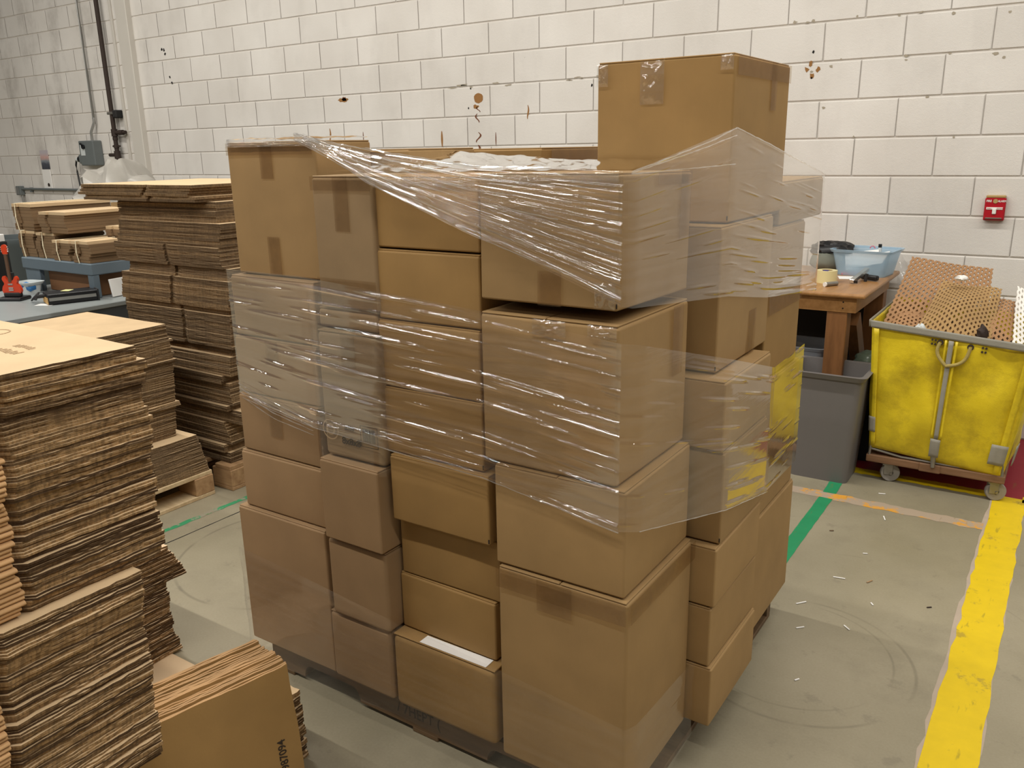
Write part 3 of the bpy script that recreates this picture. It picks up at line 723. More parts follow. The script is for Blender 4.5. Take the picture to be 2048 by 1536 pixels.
# loose film lying over the tops of the third and front columns
def sheet(name, x0, x1, y0, y1, zf, mat, seed, nx=46, ny=26, amp=0.012):
    rg = np.random.RandomState(seed); ph = rg.uniform(0, 6.28, 12); fr = rg.uniform(8, 60, (12, 2)); V = []
    for i in range(nx+1):
        for j in range(ny+1):
            u, v = i/nx, j/ny; x = x0+(x1-x0)*u; y = y0+(y1-y0)*v
            d = sum(abs(math.sin(fr[k][0]*x+fr[k][1]*y*0.7+ph[k]))/(1+k*0.35) for k in range(12))*amp*0.35
            V.append((x-FO.x, y-FO.y, zf(u, v)+d))
    F = [(i*(ny+1)+j, (i+1)*(ny+1)+j, (i+1)*(ny+1)+j+1, i*(ny+1)+j+1) for i in range(nx) for j in range(ny)]
    return obj(name, mesh_from(name, V, F, [mat], smooth=True), film)
sheet('loose_film', 5.70, 6.15, -3.560, -3.10, lambda u, v: 1.503+0.030*v*(1-u)+0.010*v, M['film_milky'], 21, amp=0.007)
sheet('loose_film', 6.13, 6.46, -3.575, -3.13, lambda u, v: 1.506+0.012*v, M['film_milky'], 22, amp=0.007)
sheet('loose_film', 5.25, 5.60, -3.510, -3.30, lambda u, v: 1.586, M['film_milky'], 23, 30, 16, 0.006)
def crinkle(box, dp, x0, x1, z0, z1, seed, n=12, amp=0.007, mat='film'):
    rg = np.random.RandomState(seed); V = []
    for i in range(n+1):
        for j in range(n+1):
            e = min(i, j, n-i, n-j)/2.0
            V.append((x0+(x1-x0)*i/n, -dp/2-0.0065-amp*rg.uniform(0, 1)*min(1, e), z0+(z1-z0)*j/n))
    F = [(i*(n+1)+j, (i+1)*(n+1)+j, (i+1)*(n+1)+j+1, i*(n+1)+j+1) for i in range(n) for j in range(n)]
    return obj('clear_tape', mesh_from('clear_tape', V, F, [M[mat]], smooth=True), box)
crinkle(BOXES['E1'], 0.418, -0.055, 0.005, 0.27, 0.366, 1); crinkle(BOXES['E1'], 0.418, -0.170, -0.140, 0.315, 0.366, 2); crinkle(BOXES['E1'], 0.418, 0.140, 0.170, 0.335, 0.368, 3)
crinkle(BOXES['D1'], 0.35, 0.115, 0.16, 0.004, 0.055, 4); crinkle(BOXES['D2'], 0.351, -0.03, 0.05, 0.305, 0.338, 5); crinkle(BOXES['D1'], 0.35, -0.162, 0.162, 0.245, 0.262, 6, 30, 0.003)
crinkle(BOXES['D2'], 0.351, 0.10, 0.165, 0.31, 0.338, 7); crinkle(BOXES['A1'], 0.198, -0.165, 0.165, 0.335, 0.347, 8, 40, 0.003); crinkle(BOXES['C1'], 0.296, -0.14, 0.145, 0.142, 0.160, 9, 36, 0.003)
# twisted strands pulled tight along the band edges
def strand(pts, r, seed):
    rr = random.Random(seed); Q = []
    for a, b in zip(pts[:-1], pts[1:]):
        a, b = Vector(a), Vector(b); n = max(2, int((b-a).length/0.02))
        for i in range(n): Q.append(a.lerp(b, i/n)+Vector((rr.uniform(-1, 1), rr.uniform(-1, 1), rr.uniform(-1, 1)))*r*0.4-FO)
    Q.append(Vector(pts[-1])-FO)
    m = MB().tube(Q, [r*rr.uniform(0.55, 1.3) for _ in Q], 6)
    return m.part('film_strand', M['film_milky'], film, True)
for k in range(7):
    z0 = 1.602-k*0.003; e = k/6
    strand([(5.54, -3.530, z0), (5.70, -3.580, 1.578-e*0.034), (5.90, -3.606, 1.553-e*0.085), (6.13, -3.609, 1.522-e*0.137), (6.30+0.1*R0.random(), -3.609, 1.517-e*0.19)], R0.uniform(0.0010, 0.0022), 40+k)
strand([(6.482, -3.58, 1.510), (6.497, -3.42, 1.535), (6.506, -3.28, 1.558), (6.518, -3.128, 1.590)], 0.0020, 50)
strand([(6.482, -3.58, 1.508), (6.50, -3.36, 1.538), (6.519, -3.13, 1.574)], 0.0015, 51)
strand([(6.482, -3.58, 1.506), (6.519, -3.13, 1.512)], 0.0013, 52)
strand([(6.519, -3.128, 1.590), (6.522, -2.86, 1.548), (6.52, -2.32, 1.462)], 0.0012, 53)
strand([(5.243, -3.548, 0.885), (5.60, yF-0.004, 0.872), (6.14, yF-0.004, 0.845), (6.48, yF-0.004, 0.795)], 0.0013, 54)
for k in range(4):
    strand([(5.243, -3.548, 0.925-0.012*k), (5.42, -3.580, 0.905-0.016*k), (5.60, yF-0.002, 0.885-0.012*k)], 0.0013, 55+k)
strand([(6.510, -3.57, 0.79), (6.570, -3.215, 0.715), (6.570, -2.88, 0.64)], 0.0012, 60)

# ------------------------------------------------------------------ piles of flattened boxes
def flat_mesh(wd, dp, t, seed, edge='flat_edge', rag=0.0022, fold=None, notch=None, face='flat_face'):
    """a knocked-down box: two plies of board; local origin at its +X +Y top-view corner"""
    rr = random.Random(seed); V, F, I = [], [], []
    def ply(z0, z1, off):
        pts = []
        def run(ax, ay, bx, by, n, nx, ny):
            w0 = rr.uniform(0, 6.28)
            for i in range(n):
                q = i/n; j = rr.uniform(-rag, rag)+rag*0.8*math.sin(w0+q*9)-off
                if i == 0: j = min(0.0, j)
                x, y = ax+(bx-ax)*q, ay+(by-ay)*q
                pts.append((x+nx*j, y+ny*j))
        ins = 0.018 if fold else 0.0
        if fold: run(0, 0, 0, -fold, 16, 1, 0); run(-ins, -fold, -ins, -dp, 4, 1, 0)
        elif notch:
            run(0, 0, 0, -dp*notch+0.0016, 10, 1, 0); pts.append((-0.012, -dp*notch+0.0016)); pts.append((-0.012, -dp*notch-0.0016)); run(0, -dp*notch-0.0016, 0, -dp, 10, 1, 0)
        else: run(0, 0, 0, -dp, 20, 1, 0)
        if notch:
            run(0, -dp, -wd*notch+0.0022, -dp, 10, 0, -1); pts.append((-wd*notch+0.0022, -dp+0.014)); pts.append((-wd*notch-0.0022, -dp+0.014)); run(-wd*notch-0.0022, -dp, -wd, -dp, 8, 0, -1)
        else: run(0, -dp, -wd, -dp, 8, 0, -1)
        run(-wd, -dp, -wd, 0, 3, -1, 0); run(-wd, 0, 0, 0, 12, 0, 1)
        n = len(pts); o = len(V); ph = rr.uniform(0, 6.28); wz = t*0.03
        for zz in (z0, z1):
            for (x, y) in pts: V.append((x, y, zz+wz*math.sin(ph+y*14+x*9)))
        F.append(tuple(o+i for i in range(n))); I.append(0)
        F.append(tuple(o+n+i for i in range(n))[::-1]); I.append(0)
        for i in range(n): F.append((o+i, o+n+i, o+n+(i+1) % n, o+(i+1) % n)); I.append(1)
    ply(0, t*0.47, rr.uniform(0, 0.002)); ply(t*0.52, t*0.97, rr.uniform(0, 0.002))
    if fold:
        o = len(V); n = 7; x1 = rr.uniform(0.001, 0.006)
        for y in (-fold-0.002, -dp):
            for k in range(n):
                a = -math.pi/2+math.pi*k/(n-1); V.append((x1-0.006+0.006*math.cos(a), y, t*0.48+t*0.47*math.sin(a)))
            V.append((-0.05, y, t*0.95)); V.append((-0.05, y, t*0.01))
        m = n+2
        for k in range(m): F.append((o+k, o+(k+1) % m, o+m+(k+1) % m, o+m+k)); I.append(2)
        F.append(tuple(o+k for k in range(m))[::-1]); I.append(2); F.append(tuple(o+m+k for k in range(m))); I.append(2)
    me = mesh_from('flattened_box', V, F, [M[face], M[edge], M['fold_edge']], I)
    bm = bmesh.new(); bm.from_mesh(me); bmesh.ops.recalc_face_normals(bm, faces=bm.faces); bm.to_mesh(me); bm.free()
    return me

def pile(meshes, z0, n, t, pos, label, group, yaw=0.6, top_label=None, seed=1):
    rr = random.Random(seed); out = []
    for i in range(n):
        x, y, a = pos(i, n, rr)
        o = obj('flattened_box', rr.choice(meshes), None, (x, y, z0+i*t), (0, 0, math.radians(a+rr.uniform(-yaw, yaw))))
        tag(o, top_label if (top_label and i == n-1) else label, 'flat box', group); out.append(o)
    return out

# near pile at the left edge of the view
near = [flat_mesh(0.62, 0.62, 0.0088, 300+s, fold=0.262, rag=0.0018) for s in range(7)]
GN = 'flattened boxes in the near left pile'
g0 = pile([flat_mesh(0.45, 0.45, 0.0125, 330+s, fold=0.2) for s in range(3)], 0.145, 22, 0.0125, lambda i, n, r: (5.50+r.uniform(-0.004, 0.004), -4.31+r.uniform(-0.004, 0.004), 0), 'flattened box low in the near left pile, set back', 'flattened boxes low in the near left pile', 0.3, seed=2)
pile(near, 0.423, 45, 0.0088, lambda i, n, r: (5.822-0.02*max(0, i/n-0.86)/0.14*0+r.uniform(-0.004, 0.004)+0.006*math.sin(i*0.35), -4.262+r.uniform(-0.003, 0.003)+0.012*(i/n), 0),
     'flattened box in the lower half of the near left pile', GN, 0.4, 'flattened box whose brown top shows as a ledge halfway up the near pile', seed=3)
tops = pile(near, 0.8225, 46, 0.0088, lambda i, n, r: (5.800+r.uniform(-0.004, 0.004)+0.005*math.sin(i*0.3)-0.010*max(0, (i-42)/3), -4.186+0.018*(i/n)+r.uniform(-0.003, 0.003)+0.004*math.sin(i*0.5)-(0.012 if i > 42 else 0), 0),
     'flattened box in the upper half of the near left pile', GN, 0.4, 'pale topmost flattened box of the near left pile with faint print', seed=4)
top = tops[-1]
# two lines of rubbed-off, unreadable print and part of a ring
sm = random.Random(77)
for (xa, xb, yc, ht) in ((-0.205, -0.14, -0.108, 0.020), (-0.235, -0.13, -0.140, 0.020)):
    m = MB(); xx = xa
    while xx < xb:
        ww = sm.uniform(0.005, 0.010)
        m.box((xx+ww/2, yc+sm.uniform(-0.002, 0.002), 0.0089), (ww*0.7, ht*sm.uniform(0.5, 1.0), 0.0003), (0, 0, sm.uniform(-0.2, 0.2))); xx += ww+0.003
    m.part('faint_print', M['ink_faint'], top, kind='stuff')
rg_ = MB()
for i in range(26):
    a = 2*math.pi*i/26; rg_.box((-0.362+0.03*math.cos(a), -0.075+0.03*math.sin(a), 0.0090), (0.008, 0.0025, 0.0003), (0, 0, a+math.pi/2))
rg_.part('faint_print', M['ink_faint'], top)
p1 = stringer_pallet('wooden_pallet', 'wooden pallet under the near left pile of flattened boxes', 4.9, 5.53, -4.85, -4.24, 0.143, M['pallet'], along='y', boards=5)

# dark pile just behind the near one, standing on the floor
mid = [flat_mesh(0.42, 0.36, 0.0118, 350+s, rag=0.0022, face='card_pale') for s in range(5)]
def s3pos(i, n, r):
    k = n-1-i; sh = 0.0
    if k < 10: sh = 0.016+0.052*min(1, k/8.0)
    else: sh = 0.004*math.sin(i*0.9)+0.018*(1-min(1, i/7.0))
    return (4.935+r.uniform(-0.003, 0.003), -3.665+sh+r.uniform(-0.003, 0.003), 0)
pile(mid, 0.010, 31, 0.0118, s3pos, 'flattened box in the dark low pile behind the near left pile', 'flattened boxes in the dark low pile', 0.5, seed=6)
tag(MB().bb(4.60, 5.16, -4.08, -3.68, 0.0, 0.008, 0.003).part('cardboard_sheet', M['card_pale']), 'tan cardboard sheet on the floor under the dark low pile', 'cardboard sheet')

# standing flats with a printed number
stand = [flat_mesh(0.412, 0.362, 0.0135, 380+s, rag=0.0012, edge='fold_edge', notch=None, face='card_gold') for s in range(3)]
for i in range(10):
    # upright: local X -> up, local Y -> along the pile, thickness -> towards the room; turned and leaning back a little
    off = (i-9)*0.0155; lift = R0.uniform(-0.004, 0.004)
    rot = Matrix.Rotation(math.radians(-13), 3, 'Z') @ Matrix.Rotation(math.radians(-7.5), 3, 'Y') @ Matrix(((0, 0, 1), (0, -1, 0), (1, 0, 0)))
    o = obj('flattened_box', stand[i % 3], None, (5.69+off*math.cos(0.227), -4.259+off*math.sin(-0.227)*0.6+R0.uniform(-0.004, 0.004), 0.415+lift))
    o.rotation_mode = 'QUATERNION'; o.rotation_quaternion = rot.to_quaternion()
    tag(o, 'front flattened box of the upright set, number 7987094 printed on it' if i == 9 else 'flattened box standing on edge behind the numbered one', 'flat box', 'flattened boxes standing upright in a set')
    if i == 9:
        tx = text_mesh('7987094', 0.027, M['ink'], 0.0002, 0.0004, 0.95)
        obj('printed_number', tx, o, (-0.218, -0.315, 0.0137), (0, 0, 0))
small = [flat_mesh(0.26, 0.24, 0.0135, 390+s, rag=0.0025) for s in range(3)]
pile(small, 0.0, 15, 0.0135, lambda i, n, r: (5.648+r.uniform(-0.004, 0.004)+0.006*(n-i)/n, -3.772+r.uniform(-0.005, 0.005), 0), 'small flattened box lying in a low stack behind the upright set', 'small flattened boxes in a low stack', 1.0, seed=8)

# middle pile on a block pallet, and the tall pile beside it
def block_pallet(label, x0, x1, y0, y1, h, mat, mat2):
    t = thing('wooden_pallet', label, 'pallet', ((x0+x1)/2, (y0+y1)/2, 0))
    wx, wy = x1-x0, y1-y0; bt = 0.02
    for i in range(3):
        for j in range(3):
            cx = -wx/2+0.07+(wx-0.14)*i/2; cy = -wy/2+0.05+(wy-0.10)*j/2
            MB().bb(cx-0.07, cx+0.07, cy-0.05, cy+0.05, 0.018, h-bt, 0.003).part('block', mat, t)
    for i in range(3):
        cx = -wx/2+0.07+(wx-0.14)*i/2
        MB().bb(cx-0.07, cx+0.07, -wy/2, wy/2, 0, 0.018, 0.002).part('bottom_board', mat2, t)
    for i in range(5):
        cx = -wx/2+0.06+(wx-0.12)*i/4
        MB().bb(cx-0.055, cx+0.055, -wy/2, wy/2, h-bt, h, 0.002).part('deck_board', mat2, t)
    return t
block_pallet('pale wooden block pallet under the mid-height pile of flattened boxes', 3.18, 3.935, -3.52, -2.752, 0.122, M['pallet'], M['pallet_pale'])
block_pallet('wooden block pallet under the tall pile of flattened boxes', 3.10, 3.985, -2.690, -1.92, 0.122, M['pallet'], M['pallet'])
mA = [flat_mesh(0.68, 0.70, 0.0108, 400+s, 'flat_edge_dull', 0.0012) for s in range(4)]
mB = [flat_mesh(0.62, 0.66, 0.0100, 410+s, 'flat_edge_dull', 0.0016) for s in range(5)]
GM = 'flattened boxes in the mid-height pile'
pile(mA, 0.123, 16, 0.0113, lambda i, n, r: (3.925-0.022*(i/n), -2.762-0.03*(i/n)+r.uniform(-0.003, 0.003), 0), 'flattened box at the foot of the mid-height pile, stepping out', GM, 0.2, seed=9)
def mpos(i, n, r):
    y = -2.850+0.032*math.sin(i/n*2.2)+r.uniform(-0.003, 0.003)+(0.014 if i in (14, 15, 34, 35, 38, 44) else 0)
    x = 3.835+r.uniform(-0.003, 0.003)+(0.012 if i in (14, 15, 35) else 0)-(0.010 if i > 45 else 0)
    return (x, y, 0)
pile(mB, 0.305, 52, 0.0100, mpos, 'flattened box in the upper part of the mid-height pile', GM, 0.3, 'golden topmost flattened box of the mid-height pile', seed=10)

TL = [('flattened box near the foot of the tall pile', 'flattened boxes near the foot of the tall pile'),
      ('flattened box in the middle of the tall pile', 'flattened boxes in the middle of the tall pile'),
      ('flattened box in the big upper bundle of the tall pile', 'flattened boxes in the upper bundle of the tall pile'),
      ('flattened box in the topmost overhanging bundle of the tall pile', 'flattened boxes in the topmost bundle of the tall pile')]
tw = {}
def tmesh(wd, dp, notch, s, t):
    key = (wd, dp, notch, s)
    if key not in tw: tw[key] = flat_mesh(wd, dp, t, 500+len(tw), 'flat_edge_dull', 0.0014, None, notch)
    return tw[key]
z = 0.123; rT = random.Random(31)
# bundles from the floor up: sheets, width, depth, right edge x, front edge y, slot position, label index, fan per sheet
bund = [(4, .78, .70, 3.95, -2.655, None, 0, 0), (3, .74, .68, 3.925, -2.67, None, 0, 0), (8, .74, .70, 3.955, -2.645, None, 0, -0.006), (5, .76, .68, 4.03, -2.63, None, 0, 0), (2, .74, .70, 3.97, -2.66, None, 0, 0),
        (8, .74, .70, 3.985, -2.640, None, 1, -0.001), (3, .74, .70, 3.955, -2.660, None, 1, 0), (7, .74, .70, 4.005, -2.645, None, 1, 0.001), (3, .76, .70, 4.0, -2.62, None, 1, 0),
        (12, .80, .70, 4.035, -2.645, 0.44, 1, 0.001), (2, .80, .70, 4.02, -2.63, 0.44, 1, 0), (10, .82, .70, 4.06, -2.655, 0.52, 2, 0.002), (4, .76, .70, 4.07, -2.640, 0.52, 2, 0), (7, .80, .72, 4.04, -2.650, 0.5, 2, -0.004), (3, .78, .72, 4.02, -2.635, None, 2, 0), (5, .77, .70, 4.025, -2.635, None, 2, 0.002), (4, .74, .70, 3.99, -2.615, None, 2, -0.002), (3, .76, .70, 3.98, -2.60, None, 2, 0)]
H0 = 0.0132
for bi, (n, wd, dp, xr, yf_, nt, li, fan) in enumerate(bund):
    for i in range(n):
        o = obj('flattened_box', tmesh(wd, dp, nt, i % 3, H0), None, (xr+fan*i+rT.uniform(-0.003, 0.003), yf_+dp+rT.uniform(-0.003, 0.003), z), (0, 0, math.radians(rT.uniform(-0.3, 0.3))))
        tag(o, TL[li][0], 'flat box', TL[li][1]); z += H0
n = int((1.436-z)/0.0125)
for i in range(n):
    o = obj('flattened_box', tmesh(0.87, 0.70, 0.40, i % 3, 0.0125), None, (3.915+0.010*i-(0.06 if i > 1 else 0)+rT.uniform(-0.003, 0.003), -2.665+0.70+rT.uniform(-0.003, 0.003), z), (0, 0, math.radians(rT.uniform(-0.3, 0.3))))
    last = i == n-1
    tag(o, 'pale topmost flattened box of the tall pile' if last else TL[3][0], 'flat box', TL[3][1]); z += 0.0125

# ------------------------------------------------------------------ right side: fire alarm, work table, bin, canvas cart
fa = thing('fire_alarm', 'small red fire alarm pull station on the white block wall', 'fire alarm', (6.814, -0.001, 1.152))
MB().bb(-0.047, 0.047, -0.030, 0.0, 0.0, 0.112, 0.003).part('housing', M['red'], fa)
MB().bb(-0.044, 0.044, -0.030, 0.0, 0.113, 0.126, 0.003).part('top_cap', M['brass'], fa)
MB().bb(-0.044, 0.044, -0.036, -0.029, 0.006, 0.070, 0.002).part('pull_cover', M['red'], fa)
MB().bb(-0.037, 0.037, -0.0385, -0.0355, 0.055, 0.067, 0.001).part('label_bar', M['white'], fa)
MB().bb(-0.009, 0.009, -0.043, -0.036, 0.032, 0.060, 0.003).part('pull_handle', M['white'], fa)
MB().bb(-0.037, 0.037, -0.0385, -0.0355, 0.009, 0.015, 0.001).part('lower_bar', M['steel'], fa)
MB().cyl((0, -0.029, 0.097), (0, -0.033, 0.097), 0.011, n=20).part('emblem', M['brass'], fa)
obj('lettering', text_mesh('FIRE', 0.0145, M['white'], 0.0004, 0.0004, 0.9), fa, (-0.029, -0.0305, 0.097), (math.pi/2, 0, 0))
obj('lettering', text_mesh('ALARM', 0.0145, M['white'], 0.0004, 0.0004, 0.78), fa, (0.029, -0.0305, 0.097), (math.pi/2, 0, 0))
obj('lettering', text_mesh('PULL', 0.009, M['red'], 0.0003), fa, (-0.023, -0.0387, 0.061), (math.pi/2, 0, 0))
obj('lettering', text_mesh('DOWN', 0.009, M['red'], 0.0003, 0, 0.9), fa, (0.024, -0.0387, 0.061), (math.pi/2, 0, 0))

TZ = 0.87
tb = thing('work_table', 'brown varnished wooden work table against the white wall', 'table', (5.85, -0.50, 0))
MB().bb(-0.62, 0.555, -0.435, 0.455, TZ-0.022, TZ, 0.008, 2).part('tabletop', M['oak'], tb)
MB().bb(-0.58, 0.515, -0.405, -0.375, TZ-0.095, TZ-0.022, 0.002).part('apron', M['oak'], tb)
MB().bb(0.490, 0.515, -0.375, 0.40, TZ-0.095, TZ-0.022, 0.002).part('apron', M['oak'], tb)
for (lx, ly) in ((0.43, -0.355), (0.46, 0.36), (-0.52, -0.355), (-0.52, 0.36)):
    MB().bb(lx-0.047, lx+0.047, ly-0.045, ly+0.045, 0, TZ-0.022, 0.003).part('leg', M['oak_dark'], tb)
for (lx, lz) in ((0.455, TZ-0.045), (0.455, TZ-0.075)):
    MB().cyl((lx, -0.4065, lz), (lx, -0.4045, lz), 0.0035, n=10).part('screw_hole', M['hole'], tb)
MB().box((0.462, 0.06, 0.40), (0.05, 0.09, 0.78), (math.radians(38), 0, 0)).part('brace', M['oak_dark'], tb)
tag(MB().bb(5.25, 6.30, -0.06, -0.035, 0.02, 0.80, 0.004).part('backing_panel', M['backing_dark']), 'flat dark backing panel behind the legs of the work table', 'board')  # plain dark panel filling the back under the tabletop

def tub(name, label, cat, loc, rotz, L, Wd, H, mat, taper=0.82, rim=0.012, th=0.003, lip=True):
    t = thing(name, label, cat, loc, rotz)
    m = MB(); bm = m.bm
    def ring(s, z, ins=0.0):
        a, b = L/2*s-ins, Wd/2*s-ins; r = 0.03; P = []
        for cx, cy, a0 in ((a-r, b-r, 0), (-a+r, b-r, 90), (-a+r, -b+r, 180), (a-r, -b+r, 270)):
            for q in range(4):
                an = math.radians(a0+30*q); P.append(bm.verts.new((cx+r*math.cos(an), cy+r*math.sin(an), z)))
        return P
    rings = [ring(taper, 0), ring(1, H), ring(1, H, th), ring(taper, th, th)]
    for A, B in zip(rings[:-1], rings[1:]):
        for k in range(16): bm.faces.new((A[k], A[(k+1) % 16], B[(k+1) % 16], B[k]))
    bm.faces.new(rings[0][::-1]); bm.faces.new(rings[-1])
    m.part('body', mat, t, True)
    if lip:
        m = MB(); bm = m.bm
        rs = [ring(1, H-rim, -rim*0.4), ring(1, H+0.002, -rim), ring(1, H+0.002, 0), ring(1, H-rim, -0.001)]
        for i in range(4):
            A, B = rs[i], rs[(i+1) % 4]
            for k in range(16): bm.faces.new((A[k], A[(k+1) % 16], B[(k+1) % 16], B[k]))
        m.part('rim', mat, t, True)
    return t
bt_ = tub('plastic_tub', 'pale blue translucent tub of papers on the work table', 'tub', (6.265, -0.255, TZ), math.radians(-6), 0.30, 0.24, 0.135, M['blue_tub'])
for i, (dx, dy, dz, rx, ry, rz, w_, d_) in enumerate(((-0.015, -0.005, 0.062, 34, -6, 14, 0.17, 0.13), (0.0, -0.015, 0.082, 36, -8, 8, 0.13, 0.12), (0.065, -0.02, 0.088, 30, -12, -18, 0.085, 0.11))):
    o = MB().bb(-w_/2, w_/2, -d_/2, d_/2, 0, (0.014, 0.006, 0.004)[i]).part('paper_pad', M['paper'], None, False, (6.265+dx, -0.265+dy, TZ+dz), (math.radians(rx), math.radians(ry), math.radians(rz)))
    tag(o, ('lowest white paper pad in the pale blue tub', 'middle white paper pad in the pale blue tub', 'uppermost small white card in the pale blue tub')[i], 'paper', 'papers in the blue tub')
bo = thing('small_bottle', 'tiny clear bottle with black cap in the blue tub', 'bottle', (6.32, -0.215, TZ+0.09))
MB().cyl((0, 0, 0), (0, 0, 0.05), 0.010, n=12).part('body', M['white_tub'], bo, True); MB().cyl((0, 0, 0.05), (0, 0, 0.068), 0.009, n=12).part('cap', M['black'], bo, True)
tag(MB().tube([(6.285+0.012*math.cos(a*math.pi/8), -0.225, TZ+0.135+0.012*math.sin(a*math.pi/8)) for a in range(9)], 0.003, 6).part('hair_tie', M['pink']), 'small pink loop in the blue tub', 'loop')
tag(MB().bb(6.16, 6.28, -0.345, -0.325, TZ, TZ+0.018, 0.004).part('pink_tray', M['pink']), 'pink flat tray edge under the blue tub on the table', 'tray')
tr = thing('tape_roll', 'thick roll of clear packing tape with a blue mark', 'tape roll', (6.155, -0.625, TZ))
MB().lathe([(0.027, 0), (0.050, 0), (0.050, 0.062), (0.027, 0.062)], n=28, closed=True).part('tape_body', M['tape_roll'], tr, True)
MB().lathe([(0.024, 0.001), (0.027, 0.001), (0.027, 0.061), (0.024, 0.061)], n=28, closed=True).part('core', M['card'], tr, True)
MB().box((0.0, -0.025, 0.0625), (0.026, 0.03, 0.001)).part('blue_mark', M['blue_core'], tr)
tu = thing('metal_tube', 'short grey tube lying before the tape roll', 'tube', (6.205, -0.735, TZ+0.011))
MB().cyl((-0.02, -0.03, 0), (0.02, 0.03, 0), 0.011, n=14).part('barrel', M['steel'], tu, True); MB().cyl((-0.02, -0.03, 0), (-0.024, -0.036, 0), 0.0115, n=14).part('white_end', M['white'], tu, True)
st = thing('hand_tool', 'steel square-bar hand tool with black grip on the table', 'tool', (6.29, -0.50, TZ))
MB().box((0.0, -0.02, 0.030), (0.024, 0.21, 0.020), (math.radians(10), 0, math.radians(-8)), 0.002).part('bar', M['chrome'], st)
MB().box((0.006, -0.127, 0.012), (0.018, 0.004, 0.014), (math.radians(10), 0, math.radians(-8))).part('bar_opening', M['black'], st)
MB().box((0.04, 0.03, 0.016), (0.10, 0.028, 0.026), (0, 0, math.radians(-28)), 0.008, 2).part('grip', M['black'], st)
MB().cyl((0.03, -0.02, 0), (0.035, -0.02, 0.04), 0.008, n=10).part('knob', M['black_rough'], st)
tag(MB().box((6.215, -0.43, TZ+0.001), (0.09, 0.10, 0.0012), (0, 0, 0.3)).part('paper_sheet', M['paper']), 'white sheet of paper between tape roll and tub', 'paper')
def lump(name, label, cat, loc, sc, mat, seed, n=22, amp=0.22, rot=0.0):
    rg = np.random.RandomState(seed); fr = rg.uniform(1.5, 6, (7, 3)); ph = rg.uniform(0, 6.28, 7)
    m = MB(); bmesh.ops.create_uvsphere(m.bm, u_segments=n, v_segments=n//2+3, radius=1.0)
    for v in m.bm.verts:
        c = v.co.copy(); d = sum(abs(math.sin(fr[k].dot(np.array(c))+ph[k]))/(k+1) for k in range(7))
        v.co = c*(1-amp*0.5+amp*d*0.6)
        v.co.x *= sc[0]; v.co.y *= sc[1]; v.co.z = max(0.0, (v.co.z+1.0)*0.5)*sc[2]
    return tag(m.part(name, mat, None, True, loc, (0, 0, rot)), label, cat)
lump('black_bag', 'crumpled black plastic bag at the back of the work table', 'bag', (6.075, -0.20, TZ+0.085), (0.09, 0.08, 0.07), M['black'], 3, amp=0.5)
lump('cloth_bundle', 'grey-green cloth bundle under the black bag on the table', 'cloth', (6.065, -0.24, TZ), (0.085, 0.085, 0.115), M['sage'], 4, amp=0.2)
tub('storage_tub', 'clear grey plastic tub on a shelf box under the work table', 'tub', (6.10, -0.72, 0.36), 0, 0.24, 0.26, 0.21, M['clear_tub'])
tag(MB().bb(5.92, 6.22, -0.86, -0.56, 0.0, 0.358, 0.004).part('dark_crate', M['black_rough']), 'dark crate under the clear tub below the table', 'crate')
lump('plastic_bottle_pile', 'grey-green crumpled plastic jug beside the table leg', 'jug', (6.405, -0.70, 0.46), (0.06, 0.06, 0.09), M['green_glass'], 9, amp=0.25)
tag(MB().bb(6.35, 6.46, -0.76, -0.62, 0, 0.458, 0.004).part('dark_crate', M['black_rough']), 'narrow dark crate under the grey-green jug', 'crate')
# clear bag film hanging off the back corner of the table
sheet_pts = []
V, F = [], []
for i in range(15):
    for j in range(15):
        u, v = i/14, j/14
        V.append((6.40+0.19*u, -0.10-0.05*math.sin(u*5)+0.02*math.sin(v*9+u*7), TZ-0.10+0.21*v*(1-0.75*u)-0.02*u))
for i in range(14):
    for j in range(14): F.append((i*15+j, (i+1)*15+j, (i+1)*15+j+1, i*15+j+1))
tag(obj('clear_plastic_bag', mesh_from('clear_plastic_bag', V, F, [mat_film('clear_bag', 0.3, 1.0, (5, 5, 5))], smooth=True)), 'clear plastic bag hanging off the table corner by the wall', 'bag')

wb = tub('waste_bin', 'tall grey plastic waste bin in front of the work table', 'bin', (6.30, -1.005, 0), 0, 0.335, 0.285, 0.53, M['bin_grey'], 0.80, 0.022, 0.004)
tag(MB().box((6.245, -0.895, 0.500), (0.016, 0.002, 0.010), (0, 0.6, 0)).part('paper_scrap', M['paper']), 'tiny white scrap stuck inside the grey waste bin', 'paper')

# ---- yellow canvas cart
ct = thing('canvas_cart', 'yellow canvas laundry cart on casters by the white wall', 'cart', (6.79, -0.65, 0))
TX0, TX1, TY0, TY1 = -0.328, 0.335, -0.372, 0.345          # rim corners (local)
BX0, BX1, BY0, BY1 = -0.292, 0.262, -0.345, 0.315          # floor corners
ZL, ZR, ZB = 0.772, 0.722, 0.165
def cart_pt(side, u, v):
    """side 0 front(-Y) 1 right(+X) 2 back 3 left; u along, v 0 bottom..1 rim"""
    if side == 0: a, b, c, d = (BX0, BY0), (BX1, BY0), (TX0, TY0), (TX1, TY0)
    elif side == 1: a, b, c, d = (BX1, BY0), (BX1, BY1), (TX1, TY0), (TX1, TY1)
    elif side == 2: a, b, c, d = (BX1, BY1), (BX0, BY1), (TX1, TY1), (TX0, TY1)
    else: a, b, c, d = (BX0, BY1), (BX0, BY0), (TX0, TY1), (TX0, TY0)
    x = (a[0]*(1-u)+b[0]*u)*(1-v)+(c[0]*(1-u)+d[0]*u)*v; y = (a[1]*(1-u)+b[1]*u)*(1-v)+(c[1]*(1-u)+d[1]*u)*v
    zt = ZL+(ZR-ZL)*(x-TX0)/(TX1-TX0); zb = ZB-0.045*(x-BX0)/(BX1-BX0)
    return x, y, zb+(zt-zb)*v
